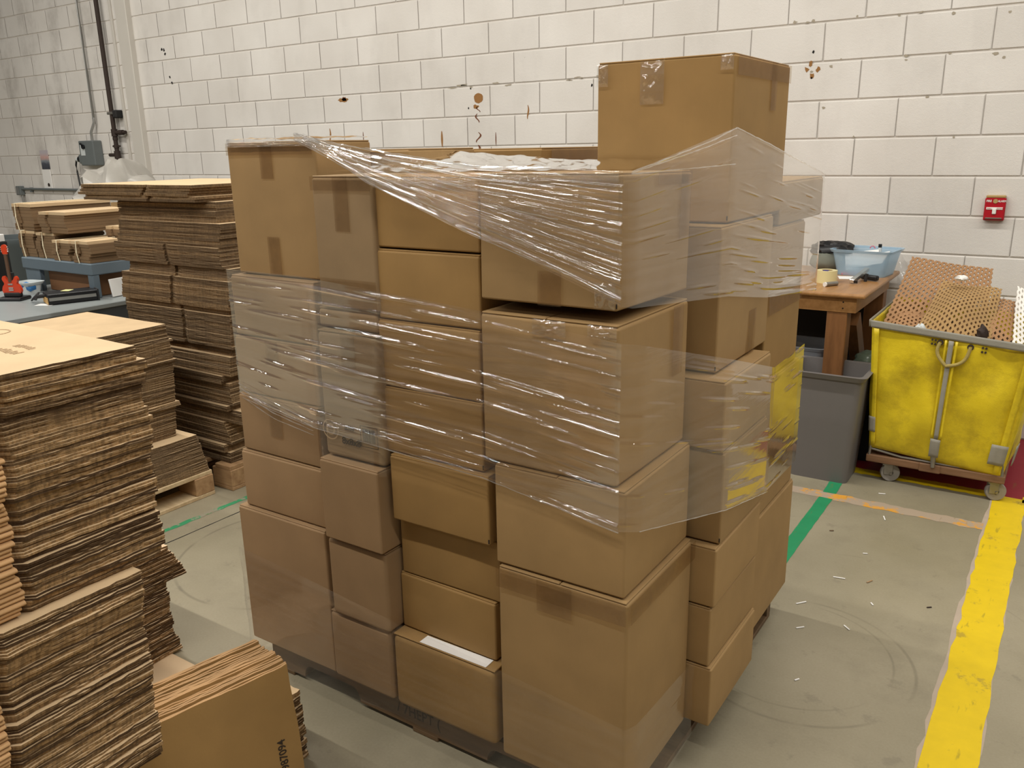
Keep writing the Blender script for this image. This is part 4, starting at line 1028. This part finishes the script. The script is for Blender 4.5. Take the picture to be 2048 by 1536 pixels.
NRM = [(0, -1), (1, 0), (0, 1), (-1, 0)]
for side in range(4):
    V, F = [], []; nu, nv = 44, 40; rg = np.random.RandomState(side+5); ph = rg.uniform(0, 6.28, 10); fr = rg.uniform(4, 22, (10, 2))
    for i in range(nu+1):
        for j in range(nv+1):
            u, v = i/nu, j/nv; x, y, zz = cart_pt(side, u, v)
            env = math.sin(math.pi*u)**0.5*math.sin(math.pi*min(1, v*1.0))**0.6
            bul = 0.026*env*(1.15-v)+0.0075*env*sum(math.sin(fr[k][0]*u*1.3+fr[k][1]*v*0.6*(1 if k % 2 else -1)+ph[k]) for k in range(10))/2.2
            bul += 0.010*math.exp(-((u-0.5)/0.035)**2)*0.2
            n = NRM[side]; V.append((x+n[0]*bul, y+n[1]*bul, zz))
    F = [(i*(nv+1)+j, (i+1)*(nv+1)+j, (i+1)*(nv+1)+j+1, i*(nv+1)+j+1) for i in range(nu) for j in range(nv)]
    o = obj('canvas_side', mesh_from('canvas_side', V, F, [M['canvas']], smooth=True), ct)
    md = o.modifiers.new('cloth_thickness', 'SOLIDIFY'); md.thickness = 0.003; md.offset = -1
bv = [cart_pt(0, 0, 0), cart_pt(0, 1, 0), cart_pt(2, 0, 0), cart_pt(2, 1, 0)]
obj('canvas_bottom', mesh_from('canvas_bottom', bv+[(a, b, c+0.003) for a, b, c in bv], [(3, 2, 1, 0), (4, 5, 6, 7), (0, 1, 5, 4), (1, 2, 6, 5), (2, 3, 7, 6), (3, 0, 4, 7)], [M['canvas']]), ct)
def side_strip(side, u0, u1, v0, v1, off, mat, name, nv=20, nu=3):
    V = []
    for i in range(nu+1):
        for j in range(nv+1):
            u = u0+(u1-u0)*i/nu; v = v0+(v1-v0)*j/nv; x, y, zz = cart_pt(side, u, v)
            env = math.sin(math.pi*min(max(u, 0.001), 0.999))**0.5*math.sin(math.pi*min(max(v, 0.001), 0.999))**0.6
            b = 0.026*env*(1.15-v)+off+0.003; V.append((x+NRM[side][0]*b, y+NRM[side][1]*b, zz))
    F = [(i*(nv+1)+j, (i+1)*(nv+1)+j, (i+1)*(nv+1)+j+1, i*(nv+1)+j+1) for i in range(nu) for j in range(nv)]
    o = obj(name, mesh_from(name, V, F, [mat], smooth=True), ct)
    md = o.modifiers.new('strip_thickness', 'SOLIDIFY'); md.thickness = 0.003; md.offset = 1
    return o
for side in range(4): side_strip(side, -0.006, 1.006, 0.955, 1.008, 0.006, M['grey_patch'], 'rim_binding', 4, 24)
side_strip(0, 0.485, 0.515, 0.20, 0.95, 0.012, M['grey_patch'], 'centre_strap')
side_strip(0, 0.462, 0.475, 0.20, 0.95, 0.0125, M['canvas'], 'seam_fold'); side_strip(0, 0.525, 0.540, 0.20, 0.95, 0.0125, M['canvas'], 'seam_fold')
side_strip(0, 0.015, 0.05, 0.02, 0.95, 0.006, M['canvas'], 'corner_welt'); side_strip(0, 0.93, 0.97, 0.02, 0.95, 0.008, M['canvas'], 'corner_welt')
side_strip(0, 0.465, 0.535, 0.055, 0.20, 0.016, M['grey_patch'], 'strap_patch', 6)
side_strip(0, 0.875, 0.985, 0.10, 0.255, 0.014, M['grey_patch'], 'corner_patch', 6)
side_strip(1, 0.01, 0.10, 0.10, 0.255, 0.012, M['grey_patch'], 'corner_patch', 6)
side_strip(0, 0.0, 0.05, 0.14, 0.26, 0.010, M['grey_patch'], 'corner_patch', 6)
for u in (0.435, 0.615):
    x, y, zz = cart_pt(0, u, 0.925)
    MB().lathe([(0.006, -0.002), (0.013, -0.002), (0.013, 0.002), (0.006, 0.002)], n=16, closed=True).part('eyelet', M['iron'], ct, True, (x, y-0.012, zz), (math.pi/2, 0, 0))
for (u, v) in ((0.385, .935), (0.405, .935), (0.385, .905), (0.405, .905), (0.685, .935), (0.705, .935), (0.685, .905), (0.705, .905)):
    x, y, zz = cart_pt(0, u, v); MB().cyl((0, 0.004, 0), (0, -0.003, 0), 0.0045, n=8).part('rivet', M['iron'], ct, False, (x, y-0.011, zz))
xa, ya, za = cart_pt(0, 0.435, 0.925); xb, yb, zb2 = cart_pt(0, 0.615, 0.925); xm, ym, zm = cart_pt(0, 0.49, 0.765)
rp = []
for i in range(25):
    t = i/24
    if t < 0.5:
        q = t*2; p = Vector((xa, ya-0.014, za)).lerp(Vector((xm, ym-0.030, zm)), q)+Vector((-0.022*math.sin(math.pi*q), 0, 0))
    else:
        q = t*2-1; p = Vector((xm, ym-0.030, zm)).lerp(Vector((xb, yb-0.014, zb2)), q)+Vector((0.020*math.sin(math.pi*q), 0, -0.02*math.sin(math.pi*q)))
    rp.append(p)
MB().tube(rp, 0.0075, 8).part('rope_handle', M['rope'], ct, True)
# wooden frame, steel rods, casters
for (x0, x1, y0, y1) in ((-0.30, 0.275, -0.352, -0.312), (-0.30, 0.275, 0.292, 0.332), (-0.30, -0.26, -0.312, 0.292), (0.235, 0.275, -0.312, 0.292)):
    MB().bb(x0, x1, y0, y1, 0.092, 0.128, 0.005, 2).part('frame_rail', M['cart_wood'], ct)
MB().box((-0.025, -0.352, 0.110), (0.09, 0.012, 0.040), (0, 0, 0), 0.004).part('frame_block', M['cart_wood'], ct)
for (yy, zz) in ((-0.340, 0.137), (0.320, 0.137)):
    MB().tube([(-0.285, yy, zz+0.02), (-0.15, yy, zz), (0.0, yy, zz-0.002), (0.15, yy, zz), (0.265, yy, zz+0.01)], 0.006, 8).part('steel_rod', M['steel'], ct, True)
for (xx, yy) in ((-0.288, -0.345), (0.262, -0.345), (0.262, 0.32), (-0.288, 0.32)):
    MB().cyl((xx, yy, 0.11), (xx-0.004*np.sign(xx), yy, 0.20), 0.006, n=8).part('corner_post', M['steel'], ct, True)
MB().cyl((-0.012, -0.362, 0.12), (-0.016, -0.356, 0.20), 0.009, 0.014, n=10).part('strap_hook', M['steel'], ct, True)
def caster(x, y, ang):
    p = obj('caster', MB().bb(-0.028, 0.028, -0.022, 0.022, 0.082, 0.092, 0.003).bb(-0.02, 0.02, -0.020, -0.016, 0.035, 0.085, 0.002).bb(-0.02, 0.02, 0.016, 0.020, 0.035, 0.085, 0.002).cyl((-0.012, -0.024, 0.042), (-0.012, 0.024, 0.042), 0.006, n=10).mesh('caster', M['steel'], True), ct, (x, y, 0), (0, 0, math.radians(ang)))
    MB().lathe([(0.012, -0.014), (0.040, -0.014), (0.043, -0.008), (0.043, 0.008), (0.040, 0.014), (0.012, 0.014)], n=26, closed=True).part('wheel', M['wheel'], p, True, (-0.012, 0, 0.043), (math.pi/2, 0, 0))
    return p
caster(-0.205, -0.315, 200); caster(0.232, -0.315, 200); caster(-0.22, 0.29, 170); caster(0.232, 0.29, 170)

# slotted padding mats piled in the cart
def padding_mat(label, fn, nu, nv, mat, wdt=0.41, seed=1, thick=0.004):
    """expanded board mat: strands zigzag and touch at nodes, leaving slots; fn(u, v) gives the draped surface"""
    V, F = [], []; rr = random.Random(seed)
    P = lambda u, v: Vector(fn(min(max(v, 0), 1), min(max(u, 0), 1)))
    for k in range(nv):
        base = None
        for s in range(nu+1):
            off = 0.27*(1 if (s+k) % 2 else -1)
            v = (k+0.5+off)/nv; hw = wdt/nv; u = s/nu
            a, b = P(u, v-hw), P(u, v+hw)
            o = len(V); V += [tuple(a), tuple(b)]
            if base is not None: F.append((base, o, o+1, base+1))
            base = o
    me = mesh_from('padding_mat', V, F, [mat])
    o = tag(obj('padding_mat', me), label, 'padding mat', 'slotted padding mats in the cart')
    md = o.modifiers.new('board_thickness', 'SOLIDIFY'); md.thickness = thick; md.offset = 0
    return o
def lerp3(a, b, t): return [a[i]+(b[i]-a[i])*t for i in range(3)]
def quad_surf(p00, p10, p11, p01, bulge=0.02, wob=0.006, seed=0):
    n = (Vector(p10)-Vector(p00)).cross(Vector(p01)-Vector(p00)).normalized()
    def f(u, v):
        a = lerp3(p00, p10, u); b = lerp3(p01, p11, u); c = Vector(lerp3(a, b, v))
        return tuple(c+n*(bulge*math.sin(math.pi*u)*math.sin(math.pi*v)+wob*math.sin(7*u+seed)*math.sin(6*v+seed)))
    return f
padding_mat('large reddish-tan slotted mat leaning at the back of the yellow cart', quad_surf((6.475, -0.90, 0.70), (6.90, -0.78, 0.70), (6.868, -0.36, 0.945), (6.50, -0.36, 0.985), 0.012, 0.005, 1), 30, 24, M['mat_tan'], seed=1)
padding_mat('golden slotted mat draped over the front of the cart load', quad_surf((6.63, -0.985, 0.715), (6.935, -0.985, 0.70), (6.93, -0.60, 0.885), (6.68, -0.58, 0.905), 0.045, 0.008, 2), 28, 20, M['mat_gold'], seed=2)
padding_mat('small slotted mat standing at right behind the golden mat', quad_surf((6.87, -0.975, 0.695), (7.03, -0.96, 0.69), (7.00, -0.62, 0.835), (6.90, -0.62, 0.855), 0.02, 0.004, 3), 22, 9, M['mat_tan'], seed=3)
padding_mat('white slotted mat at the right end of the yellow cart', quad_surf((7.015, -0.99, 0.70), (7.15, -0.93, 0.69), (7.09, -0.58, 0.86), (6.985, -0.56, 0.90), -0.01, 0.004, 4), 22, 9, M['mat_white'], seed=4)
padding_mat('flat slotted mat lying low along the left of the cart load', quad_surf((6.48, -0.99, 0.68), (6.67, -0.99, 0.70), (6.62, -0.62, 0.80), (6.49, -0.62, 0.80), 0.01, 0.004, 5), 22, 10, M['mat_tan'], seed=5)
# packing fill under the mats so they rest on something
lump('padding_heap', 'heap of crushed padding filling the yellow cart', 'padding', (6.79, -0.65, 0.18), (0.27, 0.28, 0.55), mat_plain('shaded_padding', srgb(84, 62, 42), 0.9, var=0.3, nscale=30), 17, amp=0.1)  # dark colour stands in for the shade inside the cart
lump('film_scrap', 'dark crumpled plastic scrap on the front of the cart load', 'plastic', (6.90, -0.965, 0.705), (0.018, 0.015, 0.07), M['iron'], 11, amp=0.5)
lump('film_scrap', 'white crumpled plastic scrap on top of the cart load', 'plastic', (6.765, -0.66, 0.925), (0.022, 0.018, 0.022), M['white'], 12, amp=0.5)
lump('film_scrap', 'crumpled clear plastic scrap at the left of the golden mat', 'plastic', (6.655, -0.975, 0.715), (0.018, 0.014, 0.045), M['white_tub'], 13, amp=0.6)

# litter on the floor
lit = [(6.66, -1.80, 'white', 0.4), (6.72, -2.02, 'pallet', 1.1), (6.62, -2.05, 'paper', 0.2), (6.76, -2.18, 'paper', 2.2), (6.72, -2.38, 'paper', 2.4), (6.55, -2.30, 'paper', 0.9), (6.50, -1.66, 'pallet_dark', 0.6), (6.60, -1.15, 'paper', 0.3), (6.66, -1.42, 'paper', 1.9), (6.93, -2.10, 'iron', 0.7), (6.59, -2.46, 'paper', 0.8), (6.36, -2.36, 'iron', 0.2), (6.66, -2.75, 'paper', 1.0)]
for i, (x, y, m_, a) in enumerate(lit):
    o = MB().box((0, 0, 0.0025), (0.018+0.012*(i % 3), 0.005, 0.003), (0, 0, 0), 0.001).part('floor_scrap', M[m_], None, False, (x, y, 0), (0, 0, a))
    tag(o, {'paper': 'tiny white paper shred lying on the concrete floor', 'white': 'tiny white plastic shred on the floor by the green line', 'pallet': 'small curled wood chip on the floor', 'pallet_dark': 'small brown splinter on the floor by the green line', 'iron': 'thin dark splinter on the concrete floor'}[m_], 'scrap', 'scraps on the floor')

# ------------------------------------------------------------------ left background: wall fittings
cd = thing('conduit', 'thin galvanised conduit running down the wall into the grey switch box', 'conduit', (-1.215, -0.02, 1.71))
MB().tube([(0.03, -0.012, 2.9), (0.03, -0.012, 0.22), (0.028, -0.014, 0.17), (-0.02, -0.03, 0.08), (-0.022, -0.03, 0.0)], 0.0135, 10).part('tube', M['galv'], cd, True)
pp = thing('iron_pipe', 'black rusty iron pipe with tees down the wall beside the column', 'pipe', (-0.83, -0.05, 1.44))
MB().cyl((0, 0, 0), (0, 0, 3.1), 0.021, n=14).part('pipe', M['iron'], pp, True)
for (zz, r, h) in ((0.335, 0.030, 0.07), (0.205, 0.026, 0.03), (0.125, 0.030, 0.075), (0.28, 0.025, 0.03)): MB().cyl((0, 0, zz-h/2), (0, 0, zz+h/2), r, n=14).part('fitting', M['iron'], pp, True)
MB().cyl((0, 0, 0.335), (0.19, 0, 0.335), 0.017, n=12).cyl((0.08, 0, 0.335), (0.15, 0, 0.335), 0.024, n=12).part('branch', M['iron'], pp, True)
MB().cyl((0, 0, 0.125), (-0.13, 0, 0.125), 0.017, n=12).part('branch', M['iron'], pp, True)
MB().bb(-0.05, 0.06, -0.012, 0.012, 0.200, 0.216, 0.003).part('valve_handle', M['iron'], pp)
MB().bb(-0.045, 0.10, -0.026, 0.045, 0.505, 0.53, 0.004).part('clamp', M['steel'], pp)
MB().bb(0.05, 0.115, -0.03, 0.05, 0.47, 0.545, 0.01).part('anchor', M['black_rough'], pp)
sb = thing('switch_box', 'grey electrical switch box with a plug on the block wall', 'switch box', (-1.30, -0.001, 1.465))
MB().bb(-0.115, 0.145, -0.10, 0, 0, 0.245, 0.010, 2).part('housing', M['grey_box'], sb)
MB().bb(-0.165, -0.085, -0.09, -0.01, 0.02, 0.11, 0.008).part('socket_housing', M['grey_box'], sb)
MB().bb(-0.085, -0.01, -0.103, -0.100, 0.10, 0.205).part('rating_label', M['white_tub'], sb)
MB().cyl((-0.02, -0.10, 0.185), (-0.02, -0.118, 0.185), 0.022, n=14).box((-0.035, -0.112, 0.205), (0.06, 0.012, 0.016), (0, 0.5, 0)).part('switch_lever', M['black'], sb)
MB().cyl((-0.165, -0.055, 0.065), (-0.205, -0.055, 0.065), 0.032, n=16).part('plug', M['black'], sb, True)
MB().cyl((-0.205, -0.055, 0.065), (-0.24, -0.055, 0.06), 0.026, n=16).part('plug_grip', M['white_tub'], sb, True)
cdp = [(-1.535, -0.056, 1.525), (-1.575, -0.056, 1.515), (-1.595, -0.056, 1.47), (-1.59, -0.056, 1.40), (-1.57, -0.06, 1.28), (-1.53, -0.07, 1.10), (-1.52, -0.08, 0.6), (-1.50, -0.10, 0.02)]
tag(MB().tube(cdp, 0.009, 8).part('power_cord', M['black'], None, True), 'black power cord hanging from the wall plug', 'cord')
cal = thing('wall_calendar', 'open wall calendar with a grey and pink picture above a blank page', 'calendar', (-2.285, -0.002, 1.225))
MB().bb(-0.078, 0.078, -0.006, 0, 0.205, 0.405).part('picture_page', M['picture'], cal)
MB().bb(-0.080, 0.080, -0.014, -0.002, 0.0, 0.203).part('lower_page', M['paper'], cal)
MB().bb(0.0, 0.042, -0.0155, -0.014, 0.022, 0.05).bb(0.008, 0.032, -0.0155, -0.014, 0.045, 0.058).part('black_mark', M['ink'], cal)
ob = thing('outlet_box', 'small grey outlet box at the end of a horizontal conduit', 'outlet box', (-2.86, -0.001, 1.147))
MB().bb(-0.07, 0.03, -0.05, 0, 0, 0.10, 0.005).part('housing', M['grey_box'], ob); MB().bb(-0.06, 0.0, -0.053, -0.05, 0.01, 0.09).part('cover_plate', M['galv'], ob)
MB().cyl((0.03, -0.025, 0.07), (1.9, -0.025, 0.07), 0.013, n=10).part('conduit_run', M['grey_box'], ob, True)
MB().cyl((0.01, -0.025, 0), (0.01, -0.025, -1.1), 0.011, n=10).part('conduit_drop', M['galv'], ob, True)
MB().bb(0.20, 0.225, -0.03, 0, 0.035, 0.085).part('strap', M['grey_box'], ob)

# bench with a riser shelf
be = thing('workbench', 'long grey workbench at left with a raised blue-grey shelf', 'workbench', (2.25, -1.95, 0))
MB().bb(-0.65, 0.395, -1.45, 1.45, 0.722, 0.75, 0.004).part('benchtop', M['bench'], be)
MB().bb(-0.62, 0.385, -1.43, 1.43, 0.64, 0.722, 0.003).part('apron', M['bench_dark'], be)
for lx in (-0.56, 0.33):
    for ly in (-1.38, 0.0, 1.38): MB().bb(lx-0.03, lx+0.03, ly-0.03, ly+0.03, 0, 0.64, 0.003).part('leg', M['bench_dark'], be)
MB().bb(-0.595, 0.19, -0.395, 1.2, 0.885, 0.953, 0.005).part('riser_shelf', M['bench_blue'], be)
MB().bb(-0.595, -0.425, -0.38, -0.35, 0.75, 0.885, 0.003).part('riser_panel', M['bench_blue'], be)
for (lx, ly) in ((0.16, -0.37), (0.16, 1.15), (-0.565, 1.15)): MB().bb(lx-0.028, lx+0.028, ly-0.02, ly+0.02, 0.75, 0.885, 0.003).part('riser_leg', M['bench_blue'], be)
tag(MB().bb(1.84, 2.375, -2.285, -0.95, 0.751, 0.880, 0.004).part('hardboard_box', M['brown_board']), 'long brown hardboard box under the raised bench shelf', 'box')
wt = tub('parts_tub', 'small milky plastic tub with blue contents under the raised shelf', 'tub', (1.85, -2.42, 0.75), 0.2, 0.13, 0.11, 0.07, M['white_tub'])
tag(MB().box((1.88, -2.44, 0.795), (0.08, 0.05, 0.03), (0.2, 0.3, 0.3), 0.006).part('blue_scoop', M['blue']), 'blue plastic piece in the milky tub', 'scoop')

def bundle(label, x0, x1, y0, y1, z0, z1, strings, seed, sheets=9, rz=0.0):
    t = thing('box_bundle', label, 'bundle', ((x0+x1)/2, (y0+y1)/2, z0), math.radians(rz), 'tied bundles of small flat boxes on the bench shelf')
    t.location.x -= 0.155; t.location.y += 0.09; t.location.z -= 0.02
    rr = random.Random(seed); wd, dp, ht = x1-x0, y1-y0, z1-z0; th = ht/sheets
    waist = rr.uniform(0.3, 0.7)
    for i in range(sheets):
        q = i/(sheets-1); sq = 0.012*math.sin(q*math.pi*2+seed)
        dx, dy = sq+rr.uniform(-0.003, 0.003), rr.uniform(-0.004, 0.004)
        m = MB().bb(-wd/2+dx, -wd/2+dx+wd*0.30, -dp/2+dy, dp/2+dy, i*th+0.0008, (i+1)*th)
        m.bb(-wd/2+dx+wd*0.33, wd/2+dx, -dp/2+dy+0.012, dp/2+dy-0.012, i*th+0.0008, (i+1)*th)
        m.bb(-wd/2+dx+0.01, wd/2+dx-0.01, -dp/2+dy+0.014, dp/2+dy-0.014, i*th, (i+1)*th-0.001)
        m.part('flat_box', M['flat_face' if i == sheets-1 else 'bundle_board'], t)
    for sx in strings:
        xx = -wd/2+wd*sx
        MB().tube([(xx, -dp/2-0.010, -0.0), (xx-0.006, -dp/2-0.016, ht*0.5), (xx-0.012, -dp/2-0.008, ht+0.002), (xx-0.012, 0, ht+0.003), (xx-0.012, dp/2+0.006, ht+0.002), (xx-0.006, dp/2+0.014, ht*0.5), (xx, dp/2+0.008, 0.0)], 0.0028, 6).part('string', M['string'], t, True)
    return t
bundle('tied bundle at the left end of the bench shelf, under the tallest one', 1.770, 1.925, -2.405, -2.05, 0.974, 1.135, (0.42,), 1)
bundle('tied bundle second from the left end of the bench shelf', 1.950, 2.135, -2.395, -2.05, 0.974, 1.128, (0.6,), 2)
bundle('tied bundle with a tan top, third from the left on the bench shelf', 2.190, 2.350, -2.425, -2.10, 0.974, 1.095, (0.5,), 3, 7)
bundle('tied bundle with a pale top at the front corner of the bench shelf', 2.430, 2.582, -2.432, -2.20, 0.974, 1.100, (0.42,), 4, 7)
bundle('small untied bundle stacked behind the front corner bundle', 2.400, 2.585, -2.19, -1.92, 0.974, 1.165, (), 5, 10)
bundle('highest tied bundle on top at the left end of the shelf', 1.745, 1.960, -2.40, -1.86, 1.138, 1.300, (0.30,), 6, 8, -2)
bundle('long wide bundle on top beside the highest one on the shelf', 2.040, 2.300, -2.40, -1.93, 1.131, 1.258, (), 7, 7, 2)

dv = thing('control_box', 'flat black electronic unit with a tan end panel on the bench', 'device', (2.385, -2.465, 0.75), math.radians(72))
MB().bb(-0.125, 0.135, -0.075, 0.075, 0.004, 0.062, 0.003).part('case', M['black'], dv)
MB().bb(-0.12, 0.125, -0.0775, -0.0745, 0.024, 0.042).part('silver_stripe', M['galv'], dv)
MB().bb(-0.1285, -0.1245, -0.070, 0.065, 0.006, 0.040).part('end_panel', M['tan_panel'], dv)
MB().bb(0.132, 0.140, -0.085, 0.085, 0.0, 0.068, 0.002).part('flange', M['black_rough'], dv)
MB().cyl((-0.125, 0.02, 0.045), (-0.165, 0.02, 0.045), 0.011, n=12).part('connector', M['black_rough'], dv, True)
tag(MB().box((2.365, -2.465, 0.8135), (0.05, 0.05, 0.001), (0, 0, 0.5)).part('sticky_note', M['note']), 'pale yellow sticky note on the black electronic unit', 'note')
co = [(2.325, -2.625, 0.795), (2.30, -2.625, 0.78), (2.27, -2.60, 0.77)]
for i in range(26):
    a = i*0.72; co.append((2.235+0.03*math.cos(a)*(1+0.1*math.sin(a*3)), -2.585+0.018*math.sin(a), 0.762+0.022+0.022*math.sin(a*1.0+0.8)))
tag(MB().tube(co, 0.005, 6).part('coiled_cable', M['black'], None, True), 'black coiled cable lying by the electronic unit', 'cable')
tag(MB().box((2.37, -2.60, 0.7515), (0.10, 0.06, 0.0012), (0, 0, 0.5)).part('paper_slip', M['paper']), 'white paper slip before the electronic unit', 'paper')
tag(MB().box((2.47, -2.20, 0.805), (0.012, 0.14, 0.105), (0, -0.15, 0.2), 0.002).part('paper_stack', M['paper']), 'white papers propped at the right end of the electronic unit', 'paper')
lump('paper_roll', 'white crumpled paper with blue edge behind the tall pile', 'paper', (2.55, -2.08, 0.80), (0.04, 0.05, 0.12), M['paper'], 41, amp=0.3)

# miniature guitar on a black stand
gt = thing('toy_guitar', 'miniature orange-red electric guitar on a black stand', 'toy guitar', (2.02, -2.60, 0.75), math.radians(30))
def smooth_poly(ctrl, n=6):
    P = []; m = len(ctrl)
    for i in range(m):
        p0, p1, p2, p3 = [Vector(ctrl[(i+k-1) % m]) for k in range(4)]
        for j in range(n):
            t = j/n; P.append(tuple(0.5*((2*p1)+(-p0+p2)*t+(2*p0-5*p1+4*p2-p3)*t*t+(-p0+3*p1-3*p2+p3)*t**3)))
    return P
body = smooth_poly([(0.0, 0.030), (0.04, 0.032), (0.058, 0.055), (0.050, 0.082), (0.038, 0.098), (0.046, 0.122), (0.034, 0.140), (0.018, 0.118), (0.0, 0.112), (-0.018, 0.118), (-0.036, 0.142), (-0.048, 0.124), (-0.038, 0.098), (-0.050, 0.080), (-0.056, 0.055), (-0.04, 0.032)])
MB().prism(body, 'y', -0.010, 0.010).part('guitar_body', M['guitar_red'], gt, True)
MB().bb(-0.008, 0.008, -0.014, -0.002, 0.105, 0.270, 0.001).part('neck', M['guitar_neck'], gt)
MB().prism(smooth_poly([(-0.010, 0.268), (0.010, 0.268), (0.018, 0.290), (0.016, 0.315), (0.0, 0.325), (-0.016, 0.315), (-0.018, 0.290)], 4), 'y', -0.012, -0.002).part('headstock', M['guitar_red'], gt, True)
for s in (-1, 1):
    for q in range(3): MB().sph((s*0.019, -0.008, 0.285+0.012*q), 0.0045, n=8).part('tuning_peg', M['chrome'], gt, True)
for zz in (0.094, 0.072, 0.060): MB().bb(-0.014, 0.014, -0.013, -0.010, zz-0.004, zz+0.004).part('pickup', M['chrome'], gt)
MB().bb(-0.075, 0.075, -0.055, 0.055, 0.0, 0.020, 0.008, 2).part('stand_base', M['black'], gt)
MB().bb(-0.05, 0.05, -0.018, 0.018, 0.020, 0.045, 0.006).bb(-0.012, 0.012, 0.012, 0.024, 0.02, 0.16, 0.003).part('stand_cradle', M['black_rough'], gt)

# large slate waste barrel behind the bench
wbn = thing('waste_barrel', 'large slate-grey plastic waste barrel behind the bench', 'barrel', (0.26, -1.68, 0))
MB().lathe([(0.0, 0.0), (0.21, 0.0), (0.26, 0.90), (0.275, 0.92), (0.275, 0.96), (0.25, 0.96), (0.245, 0.90), (0.20, 0.03), (0.0, 0.03)], n=36).part('barrel_body', M['bin_dark'], wbn, True)
for s in (-1, 1): MB().tube([(s*0.265, -0.06, 0.86), (s*0.305, -0.05, 0.85), (s*0.305, 0.05, 0.85), (s*0.265, 0.06, 0.86)], 0.012, 8).part('handle', M['bin_dark'], wbn, True)
tag(MB().box((1.05, -2.27, 0.70), (0.22, 0.16, 0.62), (0, 0, 0.3), 0.004).part('black_cabinet', M['black']), 'black cabinet with a white top at the far left edge', 'cabinet')
tag(MB().box((1.05, -2.27, 1.035), (0.20, 0.15, 0.05), (0, 0, 0.3), 0.004).part('paper_tray', M['paper']), 'white tray on the black cabinet at the far left', 'tray')
tag(MB().bb(0.95, 1.15, -2.34, -2.20, 0.0, 0.39, 0.004).part('dark_plinth', M['bench_dark']), 'dark plinth under the black cabinet', 'plinth')

# things half hidden behind the tall pile
lump('plastic_cover', 'crumpled clear-white plastic cover over goods behind the tall pile', 'plastic cover', (0.62, -0.95, 0.75), (0.25, 0.26, 0.64), mat_plain('dusty_clear_plastic', srgb(172, 168, 160), 0.35, var=0.15, nscale=10), 51, 30, 0.75)
tag(MB().bb(0.30, 0.95, -1.22, -0.68, 0, 0.75, 0.01).part('covered_crate', M['bench_dark']), 'dark crate under the crumpled plastic cover', 'crate')
yp = thing('yellow_post', 'bright yellow upright post behind the tall pile', 'post', (1.02, -1.45, 0))
MB().cyl((0, 0, 0.0), (0, 0, 1.26), 0.020, n=14).part('post', M['yellow_plastic'], yp, True); MB().bb(-0.08, 0.08, -0.08, 0.08, 0, 0.012, 0.003).part('base_plate', M['steel'], yp)
fr_ = thing('film_roll', 'upright roll of clear plastic film behind the tall pile', 'film roll', (1.49, -1.56, 0))
MB().lathe([(0.03, 0.0), (0.075, 0.0), (0.075, 1.20), (0.03, 1.20)], n=24, closed=True).part('roll', M['white_tub'], fr_, True); MB().lathe([(0.022, 0), (0.03, 0), (0.03, 1.24), (0.022, 1.24)], n=20, closed=True).part('core', M['card'], fr_, True)

# ------------------------------------------------------------------ every flat box gets its own place in its pile
def nth(i): return '%d%s' % (i, 'th' if 10 <= i % 100 <= 20 else {1: 'st', 2: 'nd', 3: 'rd'}.get(i % 10, 'th'))
groups = {}
for o in COL.objects:
    if o.name.startswith('flattened_box') and o.parent is None: groups.setdefault(o['label'], []).append(o)
for lab, os_ in groups.items():
    if len(os_) < 2: continue
    if 'standing on edge' in lab:
        for i, o in enumerate(sorted(os_, key=lambda o: -o.location.x)): o['label'] = 'flattened box standing on edge, %s behind the numbered one' % nth(i+1)
    else:
        for i, o in enumerate(sorted(os_, key=lambda o: -o.location.z)): o['label'] = lab.replace('flattened box', 'flattened box %s from the top' % nth(i+1), 1)
